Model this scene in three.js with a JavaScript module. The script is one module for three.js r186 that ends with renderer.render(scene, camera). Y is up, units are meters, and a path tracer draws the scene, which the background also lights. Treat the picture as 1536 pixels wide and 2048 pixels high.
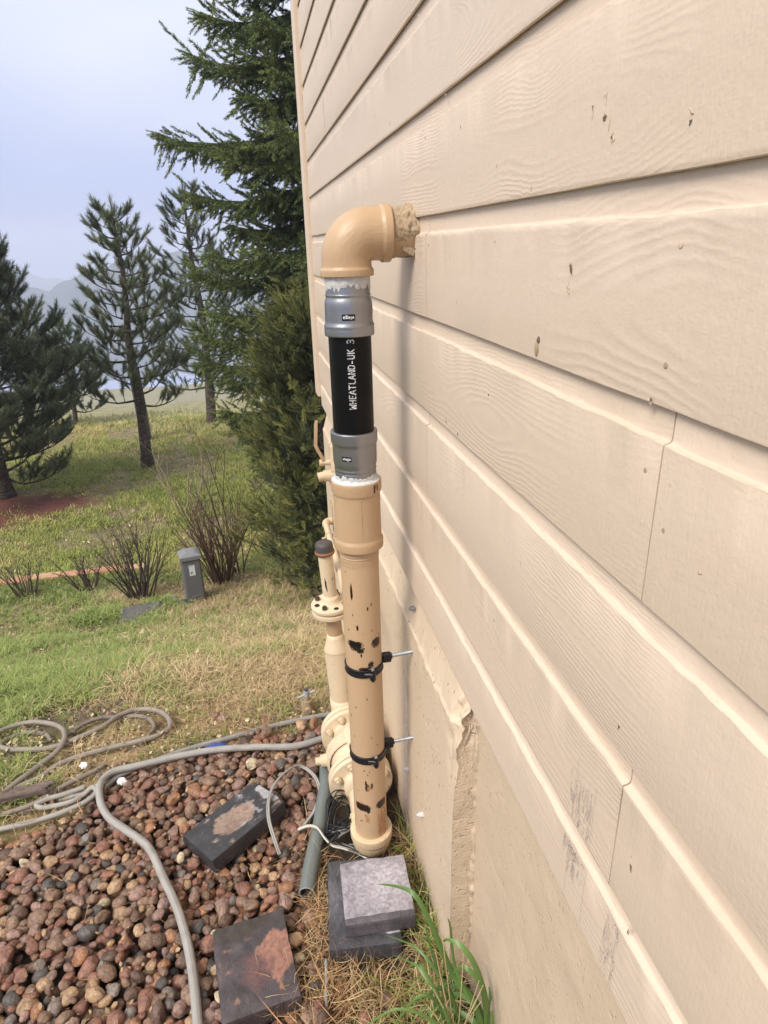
import * as THREE from 'three';
import { mergeGeometries, mergeVertices, toCreasedNormals } from 'three/addons/utils/BufferGeometryUtils.js';

// ---------------------------------------------------------------- camera, sky, sun, exposure
const scene = new THREE.Scene();
const EYE = 1.65;
const camera = new THREE.PerspectiveCamera(76.46, 0.75, 0.03, 4000);
camera.position.set(0, EYE, 0);
camera.quaternion.setFromRotationMatrix(new THREE.Matrix4().makeBasis(
  new THREE.Vector3(0.98048308, -0.02488168, 0.19502266),
  new THREE.Vector3(0.09686765, 0.92433771, -0.36907513),
  new THREE.Vector3(-0.17108358, 0.38076331, 0.90870771)));
scene.add(camera);
const renderer = new THREE.WebGLRenderer({ antialias: true });
renderer.toneMapping = THREE.LinearToneMapping;
renderer.toneMappingExposure = 1.7;
renderer.shadowMap.enabled = true;
renderer.setSize(768, 1024);

function rng(seed) {
  let a = seed >>> 0;
  return () => { a = (a + 0x6d2b79f5) | 0; let t = Math.imul(a ^ (a >>> 15), 1 | a); t = (t + Math.imul(t ^ (t >>> 7), 61 | t)) ^ t; return ((t ^ (t >>> 14)) >>> 0) / 4294967296; };
}
const hash = (x, y, z) => { let h = Math.imul(x, 374761393) ^ Math.imul(y, 668265263) ^ Math.imul(z, 2147483647 - 918); h = Math.imul(h ^ (h >>> 13), 1274126177); return ((h ^ (h >>> 16)) >>> 0) / 4294967296; };
const sm = (t) => t * t * (3 - 2 * t);
function vnoise(x, y, z = 0, px = 0) {            // value noise in -1..1; px > 0 makes x periodic
  const xi = Math.floor(x), yi = Math.floor(y), zi = Math.floor(z), fx = sm(x - xi), fy = sm(y - yi), fz = sm(z - zi);
  const w = (i) => (px ? ((i % px) + px) % px : i), x0 = w(xi), x1 = w(xi + 1);
  const l = (a, b, t) => a + (b - a) * t;
  const a = l(l(hash(x0, yi, zi), hash(x1, yi, zi), fx), l(hash(x0, yi + 1, zi), hash(x1, yi + 1, zi), fx), fy);
  if (fz === 0) return a * 2 - 1;
  const b = l(l(hash(x0, yi, zi + 1), hash(x1, yi, zi + 1), fx), l(hash(x0, yi + 1, zi + 1), hash(x1, yi + 1, zi + 1), fx), fy);
  return l(a, b, fz) * 2 - 1;
}
const fbm = (x, y, z = 0, o = 4, px = 0) => { let s = 0, a = 0.5, f = 1; for (let i = 0; i < o; i++) { s += a * vnoise(x * f, y * f, z ? z * f + i * 7 : 0, px * f); a *= 0.5; f *= 2; } return s; };
const clamp = (v, a = 0, b = 1) => Math.max(a, Math.min(b, v));
const step = (a, b, v) => sm(clamp((v - a) / (b - a)));

{ // overcast sky: brighter towards the zenith, lavender haze low down
  const W = 512, Hh = 256, d = new Float32Array(W * Hh * 4);
  for (let j = 0; j < Hh; j++) for (let i = 0; i < W; i++) {
    const el = ((j + 0.5) / Hh - 0.5) * Math.PI, th = ((i + 0.5) / W) * 2 * Math.PI, s = Math.max(0, Math.sin(el));
    const c = fbm(Math.cos(th) * 2.2 + 9, Math.sin(th) * 2.2 + 4, el * 5 + 11, 4);
    const o = (j * W + i) * 4, lav = [0.60, 0.69, 1.02], wht = [0.94, 0.96, 1.0], up = step(0.02, 0.46, Math.sin(el) + c * 0.24), L = 0.52 + 0.46 * s;
    for (let k = 0; k < 3; k++) d[o + k] = L * (lav[k] + (wht[k] - lav[k]) * up) * (1 + 0.10 * c);
    d[o + 3] = 1;
  }
  const sky = new THREE.DataTexture(d, W, Hh, THREE.RGBAFormat, THREE.FloatType);
  sky.mapping = THREE.EquirectangularReflectionMapping; sky.magFilter = THREE.LinearFilter; sky.minFilter = THREE.LinearFilter; sky.wrapS = THREE.RepeatWrapping;
  sky.needsUpdate = true;
  scene.background = sky; scene.environment = sky;
}
const sun = new THREE.DirectionalLight(new THREE.Color().setRGB(1, 0.94, 0.85), 2.2);
sun.position.set(-7.2, 9.6, 3.0); sun.target.position.set(0, 0, -2);
sun.castShadow = true; sun.shadow.radius = 46; sun.shadow.mapSize.set(2048, 2048);
Object.assign(sun.shadow.camera, { left: -14, right: 14, top: 14, bottom: -14, near: 0.5, far: 45 });
scene.add(sun, sun.target);
scene.fog = new THREE.FogExp2(0xdfe4f4, 0.0019);

// ---------------------------------------------------------------- helpers
const V = (x, y, z) => new THREE.Vector3(x, y, z);
const C = (r, g, b) => new THREE.Color().setRGB(r, g, b);
const taken = new Map();
function numbered(name) { const n = taken.get(name) || 0; taken.set(name, n + 1); return n ? name + '_' + String(n).padStart(3, '0') : name; }
function shade(o) { o.traverse((m) => { if (m.isMesh) { m.castShadow = true; m.receiveShadow = true; } }); return o; }
function mesh(name, geo, mat, parent) { const m = new THREE.Mesh(geo, mat); m.name = name; m.castShadow = m.receiveShadow = true; parent.add(m); return m; }
function thing(name, label, category, pos = [0, 0, 0], group) {
  const g = new THREE.Group(); g.name = numbered(name); g.position.set(...pos); g.userData = { label, category };
  if (group) g.userData.group = group; scene.add(g); return g;
}
function single(name, label, category, geo, mat, pos = [0, 0, 0], group) {
  const m = mesh(numbered(name), geo, mat, scene); m.position.set(...pos); m.userData = { label, category }; if (group) m.userData.group = group; return m;
}
function structure(name, geo, mat) { const m = mesh(numbered(name), geo, mat, scene); m.userData = { kind: 'structure', label: name.replace(/_/g, ' ') }; return m; }
const mat = (r, g, b, rough = 0.7, extra = {}) => new THREE.MeshStandardMaterial({ color: C(r, g, b), roughness: rough, ...extra });
const lathe = (prof, seg = 48) => new THREE.LatheGeometry(prof.map(([r, y]) => new THREE.Vector2(r, y)), seg);
const creased = (g, a = 0.7) => toCreasedNormals(g, a);
function cylBetween(a, b, r1, r2 = r1, seg = 20, open = false) {
  const A = V(...a), B = V(...b), g = new THREE.CylinderGeometry(r2, r1, A.distanceTo(B), seg, 1, open);
  g.applyQuaternion(new THREE.Quaternion().setFromUnitVectors(V(0, 1, 0), B.clone().sub(A).normalize()));
  const m = A.clone().add(B).multiplyScalar(0.5); g.translate(m.x, m.y, m.z); return g;
}
function latheTo(prof, a, dir, seg = 40) {  // lathe whose +y points along dir, base at a
  const g = lathe(prof, seg); g.applyQuaternion(new THREE.Quaternion().setFromUnitVectors(V(0, 1, 0), V(...dir).normalize())); g.translate(...a); return g;
}
function sweep(pts, radii, seg = 12, caps = true, rough = 0, seed = 1) {
  const P = pts.map((p) => (p.isVector3 ? p : V(...p))), n = P.length, pos = [], uv = [], idx = [];
  const rad = (i) => (Array.isArray(radii) ? radii[i] : radii);
  let t0 = P[1].clone().sub(P[0]).normalize(), N = Math.abs(t0.y) < 0.9 ? V(0, 1, 0) : V(1, 0, 0); N.sub(t0.clone().multiplyScalar(N.dot(t0))).normalize();
  let len = 0;
  for (let i = 0; i < n; i++) {
    const t = P[Math.min(i + 1, n - 1)].clone().sub(P[Math.max(i - 1, 0)]).normalize();
    N.sub(t.clone().multiplyScalar(N.dot(t))).normalize(); const B = t.clone().cross(N);
    if (i) len += P[i].distanceTo(P[i - 1]);
    for (let j = 0; j <= seg; j++) {
      const a = (j / seg) * Math.PI * 2, q = rough ? 1 + rough * (fbm(i * 0.7 + seed * 13, (j % seg) * 1.3, seed + 0.5, 2)) : 1, r = rad(i) * q;
      pos.push(P[i].x + (N.x * Math.cos(a) + B.x * Math.sin(a)) * r, P[i].y + (N.y * Math.cos(a) + B.y * Math.sin(a)) * r, P[i].z + (N.z * Math.cos(a) + B.z * Math.sin(a)) * r);
      uv.push(j / seg, len);
      if (i < n - 1 && j < seg) { const k = i * (seg + 1) + j; idx.push(k, k + 1, k + seg + 1, k + 1, k + seg + 2, k + seg + 1); }
    }
  }
  if (caps) for (const [i, flip] of [[0, 1], [n - 1, 0]]) {
    const c = pos.length / 3; pos.push(P[i].x, P[i].y, P[i].z); uv.push(0.5, 0.5);
    for (let j = 0; j < seg; j++) { const k = i * (seg + 1) + j; flip ? idx.push(c, k + 1, k) : idx.push(c, k, k + 1); }
  }
  const g = new THREE.BufferGeometry(); g.setAttribute('position', new THREE.Float32BufferAttribute(pos, 3)); g.setAttribute('uv', new THREE.Float32BufferAttribute(uv, 2)); g.setIndex(idx); g.computeVertexNormals(); return g;
}
const curve = (pts, n) => new THREE.CatmullRomCurve3(pts.map((p) => V(...p)), false, 'centripetal').getPoints(n);
const tube = (pts, r, n = 60, seg = 12) => sweep(curve(pts, n), r, seg);
const hexBolt = (a, dir, r, h) => { const d = V(...dir).normalize(); return mergeGeometries([cylBetween(a, V(...a).addScaledVector(d, h).toArray(), r, r * 0.97, 6).toNonIndexed(), cylBetween(V(...a).addScaledVector(d, h).toArray(), V(...a).addScaledVector(d, h * 1.6).toArray(), r * 0.5, r * 0.45, 10).toNonIndexed()]); };
function roundBox(w, h, d, r = 0.006, rough = 0, seed = 1, seg = 6) { // box with rounded edges and uneven faces, base at y = 0
  const g = new THREE.BoxGeometry(w, h, d, seg * 2, seg, seg * 2), p = g.attributes.position;
  for (let i = 0; i < p.count; i++) {
    const v = V(p.getX(i), p.getY(i), p.getZ(i)), hs = [w / 2, h / 2, d / 2].map((q) => q - r);
    const c = V(clamp(v.x, -hs[0], hs[0]), clamp(v.y, -hs[1], hs[1]), clamp(v.z, -hs[2], hs[2])), o = v.clone().sub(c);
    if (o.lengthSq() > 1e-12) v.copy(c).addScaledVector(o.normalize(), r);
    if (rough) { const k = rough * fbm(v.x * 40 + seed * 5, v.y * 40, v.z * 40 + seed, 3); v.x += k * Math.sign(v.x) * 0.8; v.y += k * 0.8; v.z += k * Math.sign(v.z) * 0.8; }
    p.setXYZ(i, v.x, v.y + h / 2, v.z);
  }
  return creased(g, 0.8);
}
function dataTex(W, Hh, fn, srgb = false, wrap = THREE.RepeatWrapping) {
  const d = new Uint8Array(W * Hh * 4);
  for (let j = 0; j < Hh; j++) for (let i = 0; i < W; i++) { const c = fn(i / W, j / Hh, i, j), o = (j * W + i) * 4; const a = typeof c === 'number' ? [c, c, c] : c; d[o] = clamp(a[0]) * 255; d[o + 1] = clamp(a[1]) * 255; d[o + 2] = clamp(a[2]) * 255; d[o + 3] = 255; }
  const t = new THREE.DataTexture(d, W, Hh, THREE.RGBAFormat); t.magFilter = t.minFilter = THREE.LinearFilter; t.wrapS = t.wrapT = wrap; if (srgb) t.colorSpace = THREE.SRGBColorSpace; t.needsUpdate = true; return t;
}
function canvasTex(W, Hh, draw) { const c = document.createElement('canvas'); c.width = W; c.height = Hh; draw(c.getContext('2d'), W, Hh); const t = new THREE.CanvasTexture(c); t.colorSpace = THREE.SRGBColorSpace; t.wrapS = t.wrapT = THREE.RepeatWrapping; return t; }
const css = (r, g, b, a = 1) => `rgba(${r},${g},${b},${a})`;

// ---------------------------------------------------------------- terrain
const KX = [-6, 0, 1.6, 2.1, 2.6, 3.2, 4, 5, 6, 9, 13, 18, 30, 60, 140], KY = [0, 0, 0, -0.05, -0.2, -0.46, -0.83, -1.19, -1.36, -1.46, -1.6, -2.2, -5, -12, -26];
function baseHeight(D) {
  const n = KX.length; if (D <= KX[0]) return KY[0]; if (D >= KX[n - 1]) return KY[n - 1];
  let i = 0; while (KX[i + 1] < D) i++;
  const s = (j) => (KY[j + 1] - KY[j]) / (KX[j + 1] - KX[j]);
  const m = (j) => { if (j <= 0) return 0; if (j >= n - 1) return s(n - 2); const a = s(j - 1), b = s(j); return a * b <= 0 ? 0 : (2 * a * b) / (a + b); };
  const h = KX[i + 1] - KX[i], t = (D - KX[i]) / h, t2 = t * t, t3 = t2 * t;
  return (2 * t3 - 3 * t2 + 1) * KY[i] + (t3 - 2 * t2 + t) * h * m(i) + (-2 * t3 + 3 * t2) * KY[i + 1] + (t3 - t2) * h * m(i + 1);
}
const GRAVEL = [[-0.838, -0.6], [-1.25, -1.3], [-1.119, -1.672], [-0.9, -1.641], [-0.742, -1.693], [-0.63, -1.764], [-0.634, -1.863], [-0.453, -1.926], [-0.192, -1.94], [0.13, -1.95], [0.10, -1.731], [0.045, -1.503], [0.0, -1.323], [-0.02, -1.21], [-0.003, -0.95], [-0.018, -0.6]];
function inPoly(x, z, P = GRAVEL) { let c = false; for (let i = 0, j = P.length - 1; i < P.length; j = i++) { const [xi, zi] = P[i], [xj, zj] = P[j]; if (zi > z !== zj > z && x < ((xj - xi) * (z - zi)) / (zj - zi) + xi) c = !c; } return c; }
const ground = (x, z) => baseHeight(-z);
const groundFine = (x, z) => ground(x, z) + 0.012 * fbm(x * 7, z * 7, 0, 3) + 0.03 * step(2.2, 5, -z) * fbm(x * 1.3 + 5, z * 1.3, 0, 3) - 0.02 * step(-1.9, -1.2, z) * step(0.0, 0.2, x) - (inPoly(x, z) ? 0.03 : 0);
// how dry (0 green .. 1 straw) the turf is at a place
function dryness(x, z) {
  const D = -z, n = fbm(x * 1.6 + 3, z * 1.6, 0, 4), line = -0.62 - 0.10 * (D - 2);  // straw grows nearer the house, green towards the open lawn
  let d = 0.16 + 0.72 * step(-1.1, 0.35, x - line + n * 1.6) + 0.35 * fbm(x * 4 + 8, z * 4, 0, 3);
  d = Math.max(d, 0.45 * step(1.6, 2.0, D) * step(2.6, 2.1, D) + 0.2 * n);
  if (D > 5.9) d = clamp(0.16 + 0.5 * fbm(x * 0.9, z * 0.9 + 7, 0, 4) + 0.5 * step(11, 14, D)) * (x > 0.3 ? 1.5 : 1);
  return clamp(d);
}
const mulchAt = (x, z) => step(1.35, 0.6, Math.hypot((x + 3.3) / 1.15, (z + 8.75) / 0.75) + 0.35 * fbm(x * 3, z * 3, 0, 3));
const bareAt = (x, z) => Math.max(step(0.34, 0.16, Math.hypot((x + 0.86), (z + 2.42) * 1.6) + 0.12 * fbm(x * 9, z * 9, 0, 3)), step(0.16, 0.36, fbm(x * 1.9 + 21, z * 1.9 + 3, 0, 4)) * step(3.4, 4.6, -z) * step(6.4, 6, -z));
{
  const xs = [], zs = [];
  for (let x = -1.6; x < 1.2; x += 0.03) xs.push(x); for (let x = 1.2, s = 0.1; x < 160; x += s, s *= 1.22) xs.push(x); for (let x = -1.6 - 0.06, s = 0.07; x > -160; x -= s, s *= 1.09) xs.unshift(x);
  for (let z = 6; z > 0; z -= 0.5) zs.push(z); for (let z = 0; z > -3; z -= 0.03) zs.push(z); for (let z = -3, s = 0.045; z > -150; z -= s, s *= 1.022) zs.push(z);
  const pos = [], col = [], uv = [], idx = [], nx = xs.length;
  for (const [j, z] of zs.entries()) for (const [i, x] of xs.entries()) {
    pos.push(x, groundFine(x, z), z); uv.push(x / 1.1, z / 1.1);
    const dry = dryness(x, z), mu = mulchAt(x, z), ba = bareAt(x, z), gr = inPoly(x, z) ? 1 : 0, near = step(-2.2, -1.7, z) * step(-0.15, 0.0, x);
    let c = [0.14 + dry * 0.18, 0.145 + dry * 0.085, 0.045 + dry * 0.06];
    const mix = (t, k) => { c = c.map((v, q) => v + (t[q] - v) * k); };
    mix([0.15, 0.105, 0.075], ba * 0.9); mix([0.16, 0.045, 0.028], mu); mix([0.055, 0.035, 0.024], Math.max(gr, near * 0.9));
    if (-z > 5.8) mix([0.24, 0.19, 0.10], 0.85 * (1 - mu) * step(-0.02, 0.22, fbm(x * 2.2 + 30, z * 1.6, 0, 4)));
    if (-z > 12) mix([0.30, 0.27, 0.14], step(12.5, 15, -z));
    col.push(...c);
    if (i < nx - 1 && j < zs.length - 1) { const k = j * nx + i; idx.push(k, k + 1, k + nx, k + 1, k + nx + 1, k + nx); }
  }
  const g = new THREE.BufferGeometry(); g.setAttribute('position', new THREE.Float32BufferAttribute(pos, 3)); g.setAttribute('color', new THREE.Float32BufferAttribute(col, 3)); g.setAttribute('uv', new THREE.Float32BufferAttribute(uv, 2)); g.setIndex(idx); g.computeVertexNormals();
  const soil = dataTex(512, 512, (u, v) => { const n = fbm(u * 8, v * 8, 0, 5, 8), q = vnoise(u * 180, v * 180, 0, 180); return 0.72 + 0.35 * n + 0.18 * q; });
  const bump = dataTex(512, 512, (u, v) => 0.5 + 0.5 * fbm(u * 24, v * 24, 0, 4, 24));
  structure('ground', g, new THREE.MeshStandardMaterial({ vertexColors: true, map: soil, bumpMap: bump, bumpScale: 0.02, roughness: 0.95 }));
  // wooded ridges beyond the valley
  const ridge = (dist, top, amp, seed) => {
    const gp = [], ix = [], n = 160;
    for (let i = 0; i <= n; i++) for (let k = 0; k <= 8; k++) {
      const x = (i / n - 0.62) * dist * 2.6, t = k / 8, y = -60 + (top + 60 + amp * fbm(i * 0.09 + seed, seed, 0, 4)) * sm(t) + 3 * vnoise(i * 1.7, k * 1.3 + seed) * t;
      gp.push(x, y, -dist - t * dist * 0.35 + 14 * vnoise(i * 0.5, k + seed));
      if (i < n && k < 8) { const a = i * 9 + k; ix.push(a, a + 9, a + 1, a + 9, a + 10, a + 1); }
    }
    const q = new THREE.BufferGeometry(); q.setAttribute('position', new THREE.Float32BufferAttribute(gp, 3)); q.setIndex(ix); q.computeVertexNormals(); return q;
  };
  structure('hills', ridge(360, -15, 34, 3), mat(0.05, 0.07, 0.06, 1));
  structure('hills', ridge(760, -20, 62, 8), mat(0.05, 0.07, 0.06, 1));
}

// ---------------------------------------------------------------- house: channel siding over a painted concrete foundation
const FACE = 0.327, TEXL = 1.6, TEXH = 0.2;
function grainTex(seed, W = 2048, Hh = 256) {
  const r = rng(seed), knots = [];
  for (let i = 0; i < 4; i++) knots.push([r() * TEXL, 0.03 + r() * 0.12, 0.004 + r() * 0.006]);
  const vc0 = 0.02 + r() * 0.14, dep = 0.015 + r() * 0.03, sp = 0.0036 + r() * 0.0022;
  const vcs = [], dps = [], amps = [];
  for (let i = 0; i < W; i++) { const u = i / W; vcs.push(vc0 + 0.05 * fbm(u * 4 + 0.01, seed * 3.1, 0, 3, 4)); dps.push(dep + 0.055 * (0.5 + fbm(u * 4, seed * 5.7, 0, 2, 4))); amps.push(step(-0.22, 0.4, fbm(u * 6, seed * 9.3, 0, 3, 6))); }
  return dataTex(W, Hh, (u, v, i, j) => {
    const x = u * TEXL; let y = v * TEXH, extra = 0, kd = 1;
    for (const [kx, ky, kr] of knots) {
      let dx = Math.abs(x - kx); dx = Math.min(dx, TEXL - dx); const dy = y - ky, q = (dx * dx) / 0.0035 + (dy * dy) / 0.0012;
      if (q < 8) { y += Math.sign(dy) * 0.010 * Math.exp(-q) * (1 - Math.exp(-Math.abs(dy) / 0.004)) * -1; const d = Math.hypot(dx, dy) / kr; if (d < 1.6) { kd = Math.min(kd, clamp(d - 0.6)); extra += d < 1 ? 0.10 * Math.sin(d * 14) : 0; } }
    }
    y += 0.0032 * fbm(u * 24, v * 5, seed + 0.5, 3, 24) + 0.0012 * vnoise(u * 160, v * 30, 0, 160);
    const R = Math.hypot(y - vcs[i], dps[i]) / sp, s = 0.5 + 0.5 * Math.sin(R * 2 * Math.PI + 1.2 * vnoise(R * 0.6, seed));
    const a = amps[i] * (0.45 + 0.55 * clamp(0.5 + fbm(u * 10, v * 4 + 3, 0, 2, 10)));
    const saw = vnoise(u * 620, v * 5, 0, 620) * 0.5 + vnoise(u * 1024, v * 40, 0, 1024) * 0.5;
    return 0.5 + 0.30 * a * (Math.pow(s, 1.6) - 0.4) * kd + 0.15 * saw * (1 - 0.5 * a) + 0.05 * vnoise(u * 512, v * 128, 0, 512) + extra + 0.03 * fbm(u * 5, v * 1.5, 0, 2, 5);
  });
}
const paintMottle = dataTex(512, 256, (u, v) => { const n = fbm(u * 6, v * 5, 0, 5, 6), q = vnoise(u * 170, v * 60, 0, 170), s = vnoise(u * 256, v * 128, 0, 256) > 0.9 ? -0.08 : 0; return [0.96 + 0.03 * n + 0.02 * q + s, 0.955 + 0.035 * n + 0.02 * q + s, 0.945 + 0.045 * n + 0.02 * q + s]; });
const boardMats = [];
for (let s = 0; s < 5; s++) {
  const b = grainTex(17 + s * 31);
  for (const k of [0, 1]) boardMats.push(new THREE.MeshStandardMaterial({ color: C(0.648 + k * 0.012, 0.518 + k * 0.012, 0.404 + k * 0.016), map: paintMottle, bumpMap: b, bumpScale: 0.00105, roughness: 0.52 }));
}
const house = thing('house_wall', 'tan painted house wall of horizontal siding boards above a concrete foundation', 'house wall', [FACE, 0, 0]);
// a board is a shiplap section run along the wall: face, rounded top edge, recessed lip that slides behind the board above
function boardGeo(z0, z1, yb, yt, yn, seed) {
  const n = Math.max(2, Math.round((z1 - z0) / 0.02)), pos = [], uv = [], idx = [];
  const prof = [[0.0042, yb, 0], [0.0016, yb, 1], [0.0004, yb + 0.0006, 1], [0, yb + 0.002, 1], [0, yb + 0.006, 2], [0, (yb + yt) / 2, 2], [0, yt - 0.0065, 2], [0, yt - 0.0016, 3], [0.0003, yt - 0.0005, 3], [0.0010, yt - 0.0001, 3]];
  for (const t of [0.012, 0.03, 0.06, 0.10, 0.16, 0.3, 1]) prof.push([0.0010 + 0.0066 * (1 - Math.pow(1 - t, 24)), yt + (yn - yt - 0.001) * t, t < 0.1 ? 3 : 0]);
  prof.push([0.0077, yn + 0.012, 0], [0.020, yn + 0.012, 0], [0.020, yb + 0.016, 0], [0.0042, yb + 0.016, 0]);
  const capTri = THREE.ShapeUtils.triangulateShape(prof.map(([x, y]) => new THREE.Vector2(x, y)), []);
  const m = prof.length, du = (seed * 0.371) % 1, dv = (seed * 0.613) % 0.12;
  let acc = 0; const vs = prof.map(([x, y], i) => { if (i) acc += Math.hypot(x - prof[i - 1][0], y - prof[i - 1][1]); return acc; });
  for (let i = 0; i <= n; i++) {
    const z = z0 + ((z1 - z0) * i) / n, wb = 0.0011 * fbm(z * 5 + seed * 3, seed, 0, 4) , wt = 0.0022 * fbm(z * 9 + seed * 7, seed + 4, 0, 4) + 0.0012 * vnoise(z * 70, seed), wx = 0.0012 * fbm(z * 2.2 + seed, seed * 2, 0, 3);
    for (let k = 0; k < m; k++) {
      const [x, y, e] = prof[k];
      pos.push(x + (e ? wx : 0) + (k === 7 || k === 8 ? 0.0012 * vnoise(z * 55, seed + 8) : 0), y + (e === 1 ? wb : e === 3 ? wt : 0), z); uv.push(z / TEXL + du, (vs[k] - 0.012) / TEXH + dv);
      if (i < n) { const a = i * m + k, b = i * m + ((k + 1) % m); idx.push(a, a + m, b, b, a + m, b + m); }
    }
  }
  for (const [i, f] of [[0, 0], [n, 1]]) for (const [a, b, c] of capTri) f ? idx.push(i * m + a, i * m + c, i * m + b) : idx.push(i * m + a, i * m + b, i * m + c);
  const g = new THREE.BufferGeometry(); g.setAttribute('position', new THREE.Float32BufferAttribute(pos, 3)); g.setAttribute('uv', new THREE.Float32BufferAttribute(uv, 2)); g.setIndex(idx);
  return creased(g, 0.62);
}
const ROWS = [-0.795, -0.662, -0.488, -0.311, -0.131, 0.046, 0.217, 0.373, 0.523, 0.675, 0.823]; for (let i = 0; i < 6; i++) ROWS.push(0.973 + i * 0.15);
const JOINTS = { 0: [-1.87, 0.36], 1: [-0.453], 2: [-1.242, 0.4], 3: [-0.468, -2.3], 4: [-1.25, 0.36], 5: [-1.932, 0.35], 6: [0.3], 7: [-2.7, 0.1], 8: [-2.4], 9: [-1.6, 0.2], 10: [-2.6] };
const WALL0 = -3.47, WALL1 = 1.4, rowPieces = [];
ROWS.forEach((b, r) => {
  if (r === ROWS.length - 1) return;
  const yn = ROWS[r + 1] + EYE, yb = b + EYE, yt = yn - (r === 0 ? 0.028 : 0.030), cuts = [WALL0, ...(JOINTS[r] || []).slice().sort((p, q) => p - q), WALL1];
  for (let i = 0; i < cuts.length - 1; i++) {
    const m = mesh('siding_board', boardGeo(cuts[i] + (i ? 0.0009 : 0), cuts[i + 1] - 0.0009, yb, yt, yn, r * 4 + i + 1), boardMats[(r * 3 + i * 4 + 1) % boardMats.length], house);
    rowPieces.push({ r, z0: cuts[i], z1: cuts[i + 1], yb, yt, m });
  }
});
const boardAt = (y, z) => { const p = rowPieces.find((q) => y >= q.yb - 0.002 && y < q.yt + 0.03 && z >= q.z0 && z <= q.z1); return p ? p.m : house; };
const trimMat = new THREE.MeshStandardMaterial({ color: C(0.66, 0.535, 0.42), map: paintMottle, bumpMap: boardMats[2].bumpMap, bumpScale: 0.0005, roughness: 0.55 });
{
  const g = roundBox(0.045, 3.0, 0.13, 0.003, 0, 1, 8); const t = mesh('corner_trim', g, trimMat, house); t.position.set(0.0045, EYE - 0.748, WALL0 - 0.066);
  mesh('sheathing', new THREE.BoxGeometry(3.0, 3.3, 4.9).translate(1.526, 2.53, -1.04), mat(0.10, 0.08, 0.06, 0.9), house);
  mesh('roof', new THREE.BoxGeometry(3.6, 0.16, 5.6).translate(1.45, 4.27, -1.05), mat(0.12, 0.11, 0.10, 0.9), house);
}
// nail heads and dents beside the joints, knots and cracks in the paint
const nailMat = mat(0.36, 0.27, 0.19, 0.6), crackMat = mat(0.16, 0.11, 0.075, 0.9), knotMat = new THREE.MeshStandardMaterial({ color: C(0.60, 0.47, 0.35), roughness: 0.6 });
const dentGeo = new THREE.SphereGeometry(0.0028, 10, 6).scale(0.12, 1, 1);
const NAILS = [[1.46, -0.489], [1.46, -0.452], [1.412, -0.484], [1.418, -0.452], [1.365, -0.488], [1.367, -0.451], [1.646, -1.268], [1.60, -1.268], [1.55, -1.268], [1.646, -1.232], [1.60, -1.232], [1.55, -1.232], [1.29, -1.262], [1.24, -1.262], [1.20, -1.262], [1.29, -1.222], [1.21, -1.222], [1.82, -1.955], [1.76, -1.952], [1.82, -1.912], [1.76, -1.910], [1.553, -0.481], [1.644, -0.483], [1.191, -0.468], [1.202, -0.374], [1.087, -0.433], [1.041, -0.483], [1.861, -1.133], [1.751, -1.062], [1.728, -0.879], [1.62, -0.94], [1.27, -0.80], [1.22, -0.80], [1.10, -0.83], [1.05, -0.83], [1.95, -1.0], [1.93, -1.45], [2.04, -1.5], [2.10, -1.9], [2.2, -2.1]];
for (const [i, [y, z]] of NAILS.entries()) { const n = mesh('nail_head', dentGeo, i % 3 ? knotMat : nailMat, boardAt(y, z)); n.position.set(0.0003, y, z); }
function knotGeo(w, h, seed) { // an irregular crescent, thin and proud of the paint
  const r = rng(seed), n = 26, pos = [], idx = [], a0 = r() * 6.28, sweepA = 0.7 + r() * 1.1;
  for (let i = 0; i <= n; i++) { const t = i / n, a = a0 + t * sweepA, k = Math.sin(t * Math.PI) * (0.55 + 0.4 * vnoise(i * 0.9, seed)) , ro = 1 + 0.12 * vnoise(i * 0.6, seed + 3); for (const [q, x] of [[ro, 0], [ro - k * 0.5, -0.0007], [ro - k, 0]]) pos.push(x, Math.sin(a) * q * h, Math.cos(a) * q * w); if (i < n) for (const o of [0, 1]) { const b = i * 3 + o; idx.push(b, b + 3, b + 1, b + 1, b + 3, b + 4); } }
  const g = new THREE.BufferGeometry(); g.setAttribute('position', new THREE.Float32BufferAttribute(pos, 3)); g.setAttribute('uv', new THREE.Float32BufferAttribute(pos.length / 3 * 2 > 0 ? new Array((pos.length / 3) * 2).fill(0) : [], 2)); g.setIndex(idx); g.computeVertexNormals(); return g;
}
const KNOTS = [[1.757, -0.619, 4, 9, 1], [1.745, -0.612, 3, 8, 0], [1.737, -0.601, 4, 7, 1], [1.758, -0.644, 2, 6, 1], [1.729, -0.493, 4, 5, 1], [1.613, -0.663, 5, 12, 1], [1.600, -0.664, 3, 5, 0], [1.359, -1.104, 3, 9, 1], [1.349, -1.037, 3, 6, 1], [1.521, -0.488, 7, 4, 1], [1.709, -0.774, 2, 8, 0], [1.645, -0.888, 3, 6, 0], [1.624, -1.095, 2, 7, 0], [1.816, -1.256, 4, 6, 0], [1.737, -0.889, 3, 4, 0], [1.448, -0.905, 5, 8, 0], [1.441, -0.89, 4, 4, 1], [1.41, -0.40, 4, 6, 0], [1.25, -0.74, 4, 9, 0], [1.19, -0.47, 5, 5, 1], [1.03, -0.53, 4, 7, 0], [1.06, -0.42, 3, 10, 1], [0.98, -0.41, 3, 9, 1], [1.88, -1.55, 4, 9, 0], [1.93, -1.72, 3, 9, 0], [2.0, -1.3, 4, 8, 0], [1.80, -1.05, 4, 7, 0], [1.08, -1.3, 5, 8, 0], [1.56, -1.05, 2, 9, 0]];
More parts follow.
